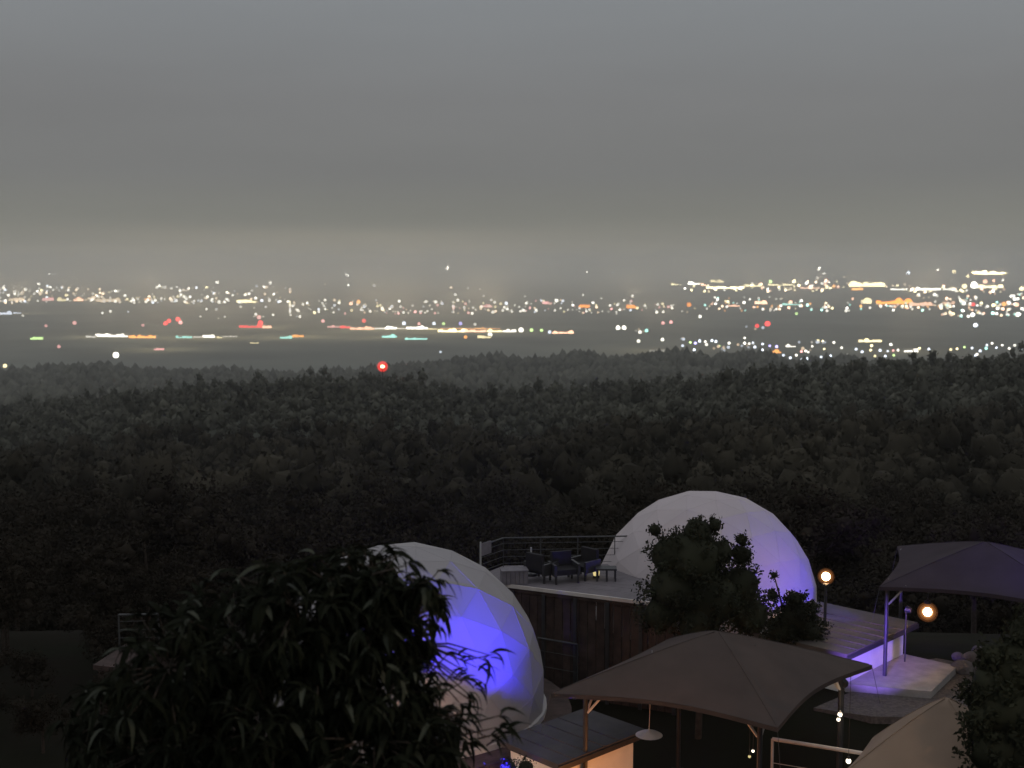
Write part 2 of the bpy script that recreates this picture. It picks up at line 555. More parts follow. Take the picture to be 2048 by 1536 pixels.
# point lamps added high over some buildings to brighten the haze
for k, bk in enumerate(blocks):
    if k % 3 == 0:
        l = bpy.data.lights.new('haze_glow_lamp', 'POINT')
        l.color = (1, .80, .52)
        l.energy = 4.2e6 * (bk.location.y / 9000) ** 1.25
        l.shadow_soft_size = 60
        lo = bpy.data.objects.new('haze_glow_lamp', l)
        lo.location = (0, 0, 170)
        link(lo, bk)

G1 = 'single bright lights on the plain'
SL = [(232, 715, 12, 'w', 2.2, 'brightest lone white light on the left plain'), (10, 735, 8, 'y', 1.2, 'lone yellow light low at the left border'),
      (331, 650, 8, 'r', 1.0, 'lower red light of the slanting pair on the left'), (338, 645, 8, 'r', .9, 'upper red light of the slanting pair on the left'),
      (356, 642, 9, 'r', .9, 'red light topping the second pair'), (361, 648, 8, 'p', .8, 'pink light beneath the second pair'),
      (518, 638, 8, 'p', .6, 'pink light above the red row'), (521, 650, 10, 'r', 1.0, 'large red light in the red row'),
      (149, 649, 8, 'p', .45, 'dim red light above the white works'), (92, 654, 6, 'p', .35, 'faint red light left of the works'),
      (118, 696, 7, 'p', .5, 'dim red light below the green yard'), (286, 653, 6, 'p', .35, 'faint pink light above the orange strip'),
      (646, 645, 7, 'p', .6, 'pink light before the red cluster'), (728, 645, 8, 'r', .6, 'red light above the peach row'),
      (808, 650, 8, 'b', .9, 'white light above the dazzling hall'), (868, 650, 7, 'b', .8, 'bluish light above the yellow works'),
      (887, 650, 6, 'g', .6, 'greenish light above the yellow works'), (921, 650, 7, 'v', .7, 'violet light above the yellow works'),
      (950, 651, 6, 'w', .4, 'faint light above the reddish works'), (838, 650, 6, 'p', .7, 'pink light above the dazzling hall'),
      (1042, 664, 10, 'w', 1.5, 'large white light right of the works'), (1063, 663, 7, 'g', .9, 'green white light right of the works'),
      (1083, 663, 6, 'g', .8, 'second greenish light right of the works'), (1099, 667, 7, 'b', .7, 'bluish light before the last hall'),
      (931, 677, 7, 'o', .8, 'orange light below the works'), (980, 673, 9, 'w', 1.2, 'yellow white light over the small shed'),
      (881, 706, 5, 'b', .5, 'lone faint light above the wooded ridge'), (1236, 659, 9, 'w', 1.4, 'first of two white lights right of centre'),
      (1248, 659, 9, 'w', 1.4, 'second of two white lights right of centre'), (1280, 667, 7, 'w', .8, 'small white light after the two'),
      (1293, 664, 7, 'c', .8, 'small cyan light after the two'), (1277, 685, 7, 'w', 1.0, 'lone white light above the near hill'),
      (1325, 682, 7, 'w', .9, 'second lone white light above the near hill'), (1326, 649, 7, 'p', .7, 'first of two dim pink lights'),
      (1342, 647, 7, 'p', .7, 'second of two dim pink lights'), (1514, 655, 8, 'r', .9, 'left red light of the bright red pair'),
      (1535, 652, 11, 'r', 1.3, 'large red light of the bright red pair'), (1400, 636, 7, 'w', .9, 'lone white light under the yellow hall'),
      (1593, 630, 6, 'g', .5, 'faint green light on the dark band'), (1654, 624, 6, 'w', .6, 'small light at the edge of the dark band'),
      (1692, 624, 6, 'w', .7, 'second small light at the edge of the dark band'), (1837, 593, 7, 'w', .8, 'white light above the orange complex'),
      (1869, 592, 7, 'w', 1.0, 'brighter white light above the orange complex'), (1945, 633, 9, 'w', 1.4, 'white light below the right town'),
      (1951, 654, 9, 'b', 1.5, 'lowest lone white light by the right border'), (1378, 613, 9, 'O', .6, 'red orange light beneath the yellow hall'),
      (1581, 608, 8, 'k', 1.1, 'orange light beside the cyan strip'), (1621, 578, 9, 'k', 1.3, 'pink white light in the upper row'),
      (1613, 569, 7, 'w', 1.3, 'white light in the upper row'), (1588, 566, 8, 'y', 1.2, 'yellow light standing over the upper row'),
      (1541, 566, 7, 'g', .8, 'yellow green light over the upper row'), (1651, 572, 6, 'k', .8, 'pinkish light in the upper row'),
      (1668, 575, 6, 'o', .7, 'orange light before the amber complex'), (1762, 573, 6, 'w', 1.0, 'white light ending the amber complex'),
      (1638, 540, 6, 'w', .9, 'pale light on the far hills'), (1647, 549, 5, 'w', .7, 'lower pale light on the far hills'),
      (1817, 549, 8, 'b', .5, 'faint bluish light on the far hills'), (1908, 547, 7, 'y', .9, 'yellow light left of the highest hall'),
      (1935, 555, 7, 'y', .9, 'yellow light just below the highest hall'), (1875, 542, 6, 'w', .5, 'faint light high on the far hills'),
      (1929, 577, 10, 'y', 1.0, 'yellow light before the crowded yard'), (1948, 576, 14, 'w', 2.0, 'largest white light of the crowded yard'),
      (1970, 567, 9, 'k', .9, 'peach light above the crowded yard'), (2043, 581, 9, 'y', 1.2, 'yellow light at the right border'),
      (1946, 612, 8, 'r', 1.0, 'red light in the right town'), (1928, 610, 8, 'w', 1.1, 'white light by the red one'),
      (2008, 612, 9, 'o', .9, 'orange light in the right town'), (2033, 613, 9, 'k', 1.2, 'peach light near the right border'),
      (894, 538, 6, 'w', .6, 'lone pale light on the hills over the centre'), (1119, 533, 6, 'w', .7, 'pale light right of the faint hill line'),
      (480, 534, 7, 'w', .3, 'faint smudge of light on the left hills'), (434, 567, 6, 'w', .6, 'lone pale light above the left town'),
      (541, 568, 6, 'w', .6, 'second pale light above the left town'), (1113, 604, 7, 'w', .9, 'white light by the pink building'),
      (717, 607, 8, 'o', .7, 'orange light in the mid town'), (702, 610, 7, 'k', .9, 'peach light in the mid town')]
for s in SL:
    far_lamp(*s, G1, 'beacon_light' if s[3] == 'r' else 'lone_light', 1.0)

# lights of the nearest town, spotted one by one
NT = [(22, 648), (50, 625), (95, 605, 'g'), (118, 648), (125, 610, 'v'), (150, 597), (183, 600), (190, 618), (222, 595), (245, 600), (265, 625, 'g'), (293, 673, 'v'),
      (322, 610), (362, 665), (413, 578), (413, 610), (440, 612), (462, 607), (473, 632), (518, 615), (518, 648), (745, 658, 'p'), (770, 655), (808, 627), (785, 660),
      (680, 695), (700, 715, 'p'), (750, 705), (778, 702), (842, 597, 'y'), (870, 597, 'y'), (878, 642, 'y'), (935, 605), (980, 637), (860, 690), (912, 695), (915, 683),
      (1018, 703), (1155, 625, 'y'), (1150, 650, 'y'), (1205, 652, 'b'), (1175, 685, 'y'), (1235, 685), (1250, 655), (1282, 652, 'p'), (1285, 680, 'g'), (1310, 650),
      (1435, 640, 'y'), (1268, 618), (1490, 645), (1618, 647, 'y'), (1655, 642, 'y'), (1698, 632, 'g'), (1743, 637), (1790, 655), (1825, 640, 'c'), (1830, 620),
      (1885, 635), (1860, 610), (1772, 675), (1762, 680), (1992, 622), (570, 690), (610, 700), (640, 680), (560, 625, 'v'), (600, 630, 'v'), (715, 680), (1015, 675),
      (1065, 645), (1100, 660), (1920, 620), (1960, 640), (2030, 640)]
for e in NT:
    c = e[2] if len(e) > 2 else random.choice('wwbbb')
    far_lamp(1348 + e[0] * .342, 480 + e[1] * .342, random.uniform(5.5, 8), c, random.uniform(.65, 1.5), 'small white or tinted lamp of the nearest town below the right ridge',
             'lamps of the nearest town', 'street_light', 1.0)


def scatter(n, u0, u1, v0, v1, E0, E1, px0, px1, cols, label, group, name):
    for k in range(n):
        if k % 3 == 0:
            cu, cv, wu = random.uniform(u0, u1), v1 + (v0 - v1) * random.random() ** 1.9, (u1 - u0) * .035
        b_ = random.random() ** 2.2
        far_lamp(min(u1, max(u0, random.gauss(cu, wu))), min(v1 + 3, max(v0, random.gauss(cv, 2.2))), px0 + (px1 * 1.15 - px0) * b_ ** .5 * random.uniform(.8, 1.1), random.choice(cols), E0 * .85 + (E1 * 1.5 - E0 * .85) * b_, label, group, name, 1.0)


scatter(280, 0, 580, 570, 606, .20, .55, 4, 6.5, 'wwwwwwttyb', 'dim pale lamp in the crowded far town at left', 'lamps of the far left town', 'town_light')
scatter(22, 0, 600, 606, 636, .25, .42, 4, 6, 'wwwb', 'faint lamp on the dark band under the left town', 'lamps under the far left town', 'field_light')
scatter(260, 580, 1390, 602, 626, .20, .52, 4, 6.5, 'wwwwwwtpyb', 'dim pale lamp in the thin far town at centre', 'lamps of the far middle town', 'village_light')
scatter(115, 1410, 1900, 598, 620, .3, .85, 4.5, 7, 'wwwtkyco', 'small tinted lamp in the lower row of right hand lights', 'lamps of the lower right row', 'row_light')
scatter(130, 1870, 2047, 580, 632, .35, 1.1, 5, 8, 'wwwwtkyc', 'small lamp in the town at the right border', 'lamps of the right border town', 'border_light')
scatter(40, 650, 2040, 534, 598, .25, .45, 4, 6, 'wwwt', 'faint lamp scattered on the far hills', 'lamps on the far hills', 'hill_light')
scatter(95, 1370, 2020, 562, 583, .4, 1.1, 4.5, 7, 'wyyytk', 'small yellow lamp along the upper bright row', 'lamps of the upper bright row', 'yard_light')
scatter(30, 1230, 1690, 655, 700, .2, .34, 4, 6, 'wbt', 'very faint lamp on the dark middle plain', 'faint lamps of the middle plain', 'faint_light')

# red warning beacon standing on the wooded ridge
bp = P(765, 733, 700)
r_ = empty('warning_beacon', (bp.x, bp.y, gz(bp.x, bp.y)))
tag(r_, 'glowing red warning beacon on a slim mast above the ridge trees', 'beacon')
hh = bp.z - r_.location.z
MB().tube([(0, 0, 0), (0, 0, hh - 1.5)], [.5, .3], 8).build('mast', M['metal'], r_)
MB().sphere((0, 0, hh), 3.0, 18, 12).build('red_halo', M['red_halo'], r_, True)
MB().lathe((0, 0, hh - 1.9), [(.5, -.2), (1.0, 0), (.9, .25), (.01, .3)], 12).build('socket', M['metal'], r_)
MB().sphere((0, 0, hh), 1.25, 12, 8, zs=.7).build('lamp_core', M['red_core'], r_, True)


# ---------------------------------------------------------------- forest
def ico(sub):
    import bmesh
    bm = bmesh.new()
    bmesh.ops.create_icosphere(bm, subdivisions=sub, radius=1)
    v = np.array([x.co[:] for x in bm.verts])
    f = np.array([[y.index for y in x.verts] for x in bm.faces])
    bm.free()
    return v, f


def crown_lumps(seed, nl, leaves, size, hgt, wid, csub=2):
    """leaf-clump faces spread over several lumps, trunk base at origin"""
    r = np.random.default_rng(seed)
    cs = np.stack([r.normal(0, wid * .30, nl), r.normal(0, wid * .30, nl), r.uniform(.42, .86, nl) * hgt], 1)
    rs_ = r.uniform(.20, .34, nl) * wid * (1.35 if nl < 5 else 1)
    rs_ = np.minimum(rs_, (hgt - cs[:, 2]) * .95)
    V, Fc = [], []
    k = r.integers(0, nl, leaves)
    d = r.normal(size=(leaves, 3))
    d /= np.linalg.norm(d, axis=1)[:, None]
    c = cs[k] + d * (rs_[k] * r.uniform(.6, 1.12, leaves))[:, None]
    a = r.normal(size=(leaves, 3)) + d * .0
    a /= np.linalg.norm(a, axis=1)[:, None]
    b2 = np.cross(a, d + r.normal(size=(leaves, 3)) * .5)
    b2 /= np.linalg.norm(b2, axis=1)[:, None] + 1e-9
    s = size * r.uniform(.6, 1.3, leaves)[:, None]
    q4 = np.stack([c - a * s, c + b2 * s * .5, c + a * s, c - b2 * s * .5], 1)
    V = q4.reshape(-1, 3)
    Fc = np.arange(leaves * 4).reshape(-1, 4)
    # solid cores so the crown is not see-through
    iv, jf = ico(csub)
    for m_ in range(nl):
        vv = iv * rs_[m_] * (.72 if nl < 5 else .34) * (1 + r.normal(0, .20, len(iv)))[:, None] + cs[m_]
        ff = np.concatenate([jf, jf[:, 2:3]], 1) + len(V)
        V = np.concatenate([V, vv])
        Fc = np.concatenate([Fc, ff])
    return V, Fc, cs


def tri_quads(Fc):
    """split the (m,4) face list into triangles, degenerate quads give one triangle"""
    t1 = Fc[:, :3]
    k = Fc[:, 2] != Fc[:, 3]
    return np.concatenate([t1, Fc[k][:, [0, 2, 3]]])


tree_kit = []
for s_ in range(7):
    hgt = [7.5, 8.5, 9.2, 7, 8, 10, 6.5][s_]
    V, Fc, cs = crown_lumps(100 + s_, 15 + s_ % 3, 4200, .14, hgt, 4.6)
    cm = fast_mesh('crown', V, tri_quads(Fc), M['wood_near'])
    tb = MB()
    tb.tube([(0, 0, -.5), (.1, .05, hgt * .35), (.05, -.1, hgt * .7)], [.2, .14, .06], 6)
    for c in cs[:4]:
        tb.tube([(.08, 0, hgt * .35), tuple(c)], [.09, .03], 5)
    tree_kit.append((cm, tb.mesh('trunk', M['bark']), hgt))


def free_spot(x, y, gap, pts):
    return all((x - a) ** 2 + (y - b) ** 2 > gap * gap for a, b in pts)


spots = []
for yy in (30.0, 32.0, 34.2, 36.5, 39.5, 43.0):
    xx = -yy * .50
    while xx < -9.5 - (yy - 36) * .1:
        spots.append((xx + random.uniform(-.8, .8), yy + random.uniform(-1.2, 1.2)))
        xx += random.uniform(2.6, 3.6)
yy = 47.0
while len(spots) < 298 and yy < 170:
    xx = -yy * .50
    while xx < yy * .50:
        spots.append((xx + random.uniform(-1.3, 1.3), yy + random.uniform(-1.6, 1.6)))
        xx += random.uniform(3.8, 5.6) * (1 + yy / 400)
    yy += 4.3
spots = spots[:298]
YF = yy - 2
for k, (x, y) in enumerate(spots):
    cm, tm, hgt = tree_kit[random.randrange(7)]
    r0 = empty('forest_tree', (x, y, gz(x, y)), random.uniform(0, 6.28))
    s_ = random.uniform(.8, 1.15) * (.24 if y < 35.5 else .40 if y < 45.3 else .62 if y < 52 else .75 if y < 60 else 1)
    r0.scale = (s_, s_, s_ * random.uniform(.9, 1.08))
    zone = 'behind the far dome and patio' if x > 2 else ('behind the raised deck and near dome' if x > -8 else 'on the black slope beyond the foreground tree')
    tag(r0, 'dark broadleaf tree in the dense wood ' + zone, 'tree', 'forest trees ' + zone)
    link(bpy.data.objects.new('crown', cm), r0)
    link(bpy.data.objects.new('trunk', tm), r0)


def far_wood(name, y0, y1, sp, kit_args, hscale, label, pick):
    pts = []
    y = y0
    while y < y1:
        x = np.arange(-y * .50, y * .50, sp) + 0.0
        x = x + rng.uniform(-sp * .45, sp * .45, len(x))
        yv = y + rng.uniform(-sp * .5, sp * .5, len(x))
        pts.append(np.stack([x, yv], 1))
        y += sp
    pts = np.concatenate(pts)
    if pick is not None:
        pts = pts[pick(pts)]
    zz = height(pts[:, 0], pts[:, 1])
    kits = kit_args()
    which = rng.integers(0, len(kits), len(pts))
    Vs, Fs, base = [], [], 0
    for k, (V, T) in enumerate(kits):
        sel = np.where(which == k)[0]
        n = len(sel)
        a = rng.uniform(0, 6.28, n)
        sc = rng.uniform(.7, 1.25, n) * hscale
        ca, sa = np.cos(a) * sc, np.sin(a) * sc
        vx = ca[:, None] * V[None, :, 0] - sa[:, None] * V[None, :, 1] + pts[sel, 0][:, None]
        vy = sa[:, None] * V[None, :, 0] + ca[:, None] * V[None, :, 1] + pts[sel, 1][:, None]
        vz = sc[:, None] * V[None, :, 2] * rng.uniform(.8, 1.45, n)[:, None] + zz[sel][:, None]
        Vs.append(np.stack([vx, vy, vz], -1).reshape(-1, 3))
        Fs.append((T[None] + (np.arange(n) * len(V))[:, None, None]).reshape(-1, 3) + base)
        base += n * len(V)
    V, T = np.concatenate(Vs), np.concatenate(Fs)
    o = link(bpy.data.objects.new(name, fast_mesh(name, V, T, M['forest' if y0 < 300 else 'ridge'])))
    tag(o, label, kind='stuff')
    return len(T)


def kit_mid():
    out = []
    for s in range(5):
        r = np.random.default_rng(s)
        V, Fc, cs = crown_lumps(200 + s, 3, 210, .36, 8.5, 5.6)
        out.append((V, tri_quads(Fc)[:, :3]))
    return out


def kit_ridge():
    out = []
    for s in range(8):
        V, Fc, cs = crown_lumps(300 + s, 2 + s % 2, 46, .75, 8.5 + (s % 3) * 1.2, 5.2 - (s % 4) * .45, 1)
        out.append((V, tri_quads(Fc)))
    return out


def kit_blob(sub):
    def fn():
        out = []
        for s in range(6):
            r = np.random.default_rng(40 + s)
            V, T = ico(sub)
            V = V * (1 + r.normal(0, .16, len(V)))[:, None] * np.array([3.4, 3.4, 4.4]) + np.array([0, 0, 4.2])
            out.append((V, T))
        return out
    return fn


n1 = far_wood('forest_canopy', YF, 330, 6.0, kit_mid, 1.0, 'dense dark wood running down the slope', None)
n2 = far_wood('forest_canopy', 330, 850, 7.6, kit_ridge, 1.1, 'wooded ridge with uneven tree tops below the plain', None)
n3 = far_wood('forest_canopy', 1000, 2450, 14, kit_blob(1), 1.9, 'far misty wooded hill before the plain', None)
print('forest tris', n1, n2, n3)


# ---------------------------------------------------------------- domes
def dome(name, cx, cy, base, rad_, zc, label, rot=0.0, skin='dome'):
    """geodesic tent: faceted skin, proud seams, skirt and base ring"""
    root = empty(name, (cx, cy, base), rot)
    tag(root, label, 'dome tent', None)
    V, T = ico(3)
    a = .3
    V = V @ np.array([[1, 0, 0], [0, math.cos(a), -math.sin(a)], [0, math.sin(a), math.cos(a)]]).T
    V = V * rad_
    c0 = zc - base
    V[:, 2] += c0
    keep = [t_ for t_ in T if max(V[i_][2] for i_ in t_) > .25]
    VV = V.copy()
    # lower rows run straight down into the base ring
    low = VV[:, 2] < .3
    rr = np.hypot(VV[:, 0], VV[:, 1])
    below = V[:, 2] < c0
    sc = np.where(below, (rad_ * .995) / np.maximum(rr, .01), 1)
    VV[:, 0] *= sc
    VV[:, 1] *= sc
    VV[:, 2] = np.where(low, 0.02, VV[:, 2])
    b = MB().add(VV.tolist(), [tuple(int(q_) for q_ in t_) for t_ in keep])
    b.build('skin', M[skin], root, False)
    es = set()
    for t_ in keep:
        for p_, q_ in ((0, 1), (1, 2), (2, 0)):
            es.add((min(t_[p_], t_[q_]), max(t_[p_], t_[q_])))
    sb = MB()
    for p_, q_ in es:
        A_, B_ = Vector(VV[p_]), Vector(VV[q_])
        if A_.z < .1 and B_.z < .1:
            continue
        n_ = Vector((A_.x, A_.y, A_.z - c0)).normalized() * -.001
        sb.tube([A_ + n_, B_ + n_], .006, 4)
    sb.build('seams', M[skin], root)
    ring = MB()
    pr = [(rad_ * 1.012, 0), (rad_ * 1.012, .14), (rad_ * .985, .14)]
    ring.lathe((0, 0, 0), pr, 40)
    ring.build('base_ring', M['seam'], root)
    return root


D1 = P(808, 1400, 30.4)
D1z = -11.2
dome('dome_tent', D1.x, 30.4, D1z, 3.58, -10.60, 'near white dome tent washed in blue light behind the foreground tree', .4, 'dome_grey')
D2 = P(1411, 1180, 38.4)
dome('dome_tent', D2.x, 38.4, -11.2, 3.47, -10.62, 'far white dome tent with violet light behind a bushy tree', 1.1)

# round timber platform under the near dome
pf = empty('dome_platform', (D1.x, 30.4, gz(D1.x, 30.4)))
tag(pf, 'dark round timber platform under the near dome', 'platform')
h1 = D1z - pf.location.z
MB().lathe((0, 0, 0), [(4.1, 0), (4.1, h1 - .12)], 40).build('skirting', M['wood_dark'], pf)
MB().lathe((0, 0, 0), [(0.01, h1), (4.25, h1), (4.25, h1 - .118), (4.0, h1 - .118)], 40).build('decking', M['wood_dark'], pf)

# ---------------------------------------------------------------- raised deck
DZ = -9.35
dk = empty('raised_deck', (3, 36, -12.4))
tag(dk, 'raised grey deck with a pale front edge between the two domes', 'deck')


def rel(o, p):
    return Vector(p) - o.location


fa = G(930, 1158, DZ)
fb = G(1365, 1212, DZ)
poly = [(fa.x, fa.y), (fb.x, fb.y), (fb.x + 1.5, fb.y + 3.2), (5.6, 38.1), (G(1000, 1140, DZ).x + .1, 37.7), (G(956, 1152, DZ).x, G(956, 1152, DZ).y)]
ox, oy, oz = dk.location
# decking boards run across
bd = MB()
e0, e1 = Vector((poly[0][0], poly[0][1])), Vector((poly[1][0], poly[1][1]))
axis = (e1 - e0).normalized()
nrm = Vector((-axis.y, axis.x))


def clip_poly(pl, n, d, sgn):
    out = []
    for k in range(len(pl)):
        a, b = Vector(pl[k]), Vector(pl[(k + 1) % len(pl)])
        da, db = (a.dot(n) - d) * sgn, (b.dot(n) - d) * sgn
        if da >= 0:
            out.append(a)
        if da * db < 0:
            out.append(a + (b - a) * (da / (da - db)))
    return out


d0 = e0.dot(nrm)
bw = .16
kk = 0
while True:
    lo, hi = d0 + kk * bw, d0 + (kk + 1) * bw - .012
    pl = clip_poly(clip_poly([Vector(p_) for p_ in poly], nrm, lo, 1), nrm, hi, -1) if True else []
    kk += 1
    if kk > 60:
        break
    if len(pl) >= 3:
        bd.prism([(p_.x - ox, p_.y - oy) for p_ in pl], DZ - .04 - oz, DZ - oz + random.uniform(-.002, .002))
bdo = bd.build('decking', M['deck'], dk)
tag(bdo, kind='stuff')
MB().prism([(p_[0] - ox, p_[1] - oy) for p_ in poly], DZ - .20 - oz, DZ - .045 - oz).build('substructure', M['wood_dark'], dk)
ln = (e1 - e0).length
mid = (e0 + e1) / 2 - nrm * .03
ang = math.atan2(axis.y, axis.x)
MB().box((mid.x - ox, mid.y - oy, DZ - .035 - oz), (ln, .05, .10), ang).build('edge_board', M['trim'], dk)
for k in range(int(ln / .26)):
    p_ = e0 + axis * (.13 + k * .26) + nrm * .10
    z0 = gz(p_.x, p_.y)
    MB().box((p_.x - ox, p_.y - oy, (DZ - .21 + z0) / 2 - oz), (.235, .03, DZ - .21 - z0), ang).build('board', M['wood_dark'], dk)
for k in range(7):
    p_ = e0 + axis * (.6 + k * (ln - .8) / 6) - nrm * .10 + nrm * .06
    z0 = gz(p_.x, p_.y)
    MB().box((p_.x - ox, p_.y - oy, (DZ - .21 + z0) / 2 - oz), (.10, .05, DZ - .21 - z0 + .1), ang).build('post', M['metal'], dk)


def railing(name, pts, zf, hgt, label, wires=4, post_gap=1.3, mat=M['grey_metal'], r=.022, topr=None, group=None):
    root = empty(name, (pts[0][0], pts[0][1], zf))
    tag(root, label, 'railing', group)
    o = root.location
    topr = topr or r * 1.4
    for a, b in zip(pts[:-1], pts[1:]):
        a, b = Vector((*a, zf)), Vector((*b, zf))
        n = max(1, round((b - a).length / post_gap))
        for k in range(n + 1):
            p = a.lerp(b, k / n) - o
            MB().tube([p, p + Vector((0, 0, hgt))], r, 6).build('post', mat, root)
        up = Vector((0, 0, hgt))
        MB().tube([a - o + up, b - o + up], topr, 6).build('top_rail', mat, root)
        for w in range(wires):
            up = Vector((0, 0, hgt * (w + .6) / (wires + .4)))
            MB().tube([a - o + up, b - o + up], .008, 4).build('wire', mat, root)
    return root


q0, q1 = G(958, 1152, DZ), G(1000, 1141, DZ)
railing('deck_railing', [(q0.x + .02, q0.y), (q1.x + .1, 37.5), (5.5, 37.9)], DZ, .92, 'thin grey wire railing round the back of the raised deck', 4, 1.25, M['rail'], r=.017)
# pale panel fixed to the corner of the railing
pp = empty('windbreak_panel', (0, 0, 0))
tag(pp, 'dim pale windbreak panel at the far corner of the deck railing', 'panel')
a, b = Vector((q0.x + .05, q0.y - .04, DZ)), Vector((q1.x + .1, 37.4, DZ))
c = a.lerp(b, .45)
dv = (b - a).normalized()
MB().box((*((a + c) / 2)[:2], DZ + .80), ((c - a).length, .03, .38), math.atan2(dv.y, dv.x)).build('cloth', M['box'], pp)
MB().tube([a, a + Vector((0, 0, 1.05))], .03, 6).build('post', M['grey_metal'], pp)

# deck furniture
bx = G(1028, 1166, DZ)
o = empty('storage_box', (bx.x, bx.y, DZ), .15)
tag(o, 'grey slatted storage box on the deck edge by the near dome', 'storage box')
for k in range(6):
    MB().box((-.32 + k * .128, 0, .20), (.118, .45, .38)).build('slat', M['box'], o)
MB().box((0, 0, .41), (.80, .49, .035)).build('lid', M['box'], o)


def armchair(u, v, rz, label):
    p = G(u, v, DZ)
    o = empty('armchair', (p.x, p.y, DZ), rz)
    tag(o, label, 'chair', 'dark armchairs on the raised deck')
    MB().box((0, 0, .34), (.62, .60, .16)).build('seat', M['cushion'], o)
    MB().box((0, .30, .60), (.62, .12, .50)).build('backrest', M['cushion'], o)
    for s in (-1, 1):
        MB().box((s * .36, .02, .40), (.08, .66, .34)).build('armrest', M['metal'], o)
        for t_ in (-1, 1):
            MB().box((s * .34, t_ * .27, .125), (.05, .05, .25)).build('leg', M['metal'], o)
    return o


armchair(1083, 1160, 2.4, 'dark armchair nearest the storage box')
armchair(1128, 1163, .3, 'dark armchair in the middle of the deck group')
armchair(1166, 1155, -.8, 'dark armchair nearest the low table')
pt = G(1100, 1158, DZ)
# patio heater pole
ph = P(1060, 1146, -DZ / tand(1158))
o = empty('parasol_stand', (G(1062, 1150, DZ).x, G(1062, 1150, DZ).y, DZ))
tag(o, 'pale upright stand with heavy foot behind the armchairs', 'stand')
MB().lathe((0, 0, 0), [(.01, .08), (.2, .07), (.22, 0)], 14).build('foot', M['metal'], o)
MB().tube([(0, 0, .06), (0, 0, .85)], .028, 8).build('pole', M['grey_metal'], o)
tb = G(1212, 1160, DZ)
o = empty('low_table', (tb.x, tb.y, DZ), -.05)
tag(o, 'small dark table standing against the far dome', 'table')
MB().box((0, 0, .36), (.62, .42, .05)).build('tabletop', M['metal'], o)
for sx in (-.27, 0.02, .27):
    for sy in (-.17, .17):
        MB().box((sx, sy, .17), (.05, .04, .335)).build('leg', M['metal'], o)
lp = G(1195, 1159, DZ)
o = empty('table_lantern', (lp.x - .02, lp.y + .25, DZ))
tag(o, 'small yellow glowing lantern beside the table legs', 'lantern')
MB().lathe((0, 0, 0), [(.09, 0), (.10, .05), (.10, .06)], 12).build('base', M['metal'], o)
MB().lathe((0, 0, 0), [(.085, .06), (.10, .14), (.085, .26), (.03, .29)], 14).build('glass', M['yellow_bulb'], o, True)
MB().lathe((0, 0, 0), [(.09, .27), (.05, .32), (.01, .33)], 12).build('cap', M['metal'], o)


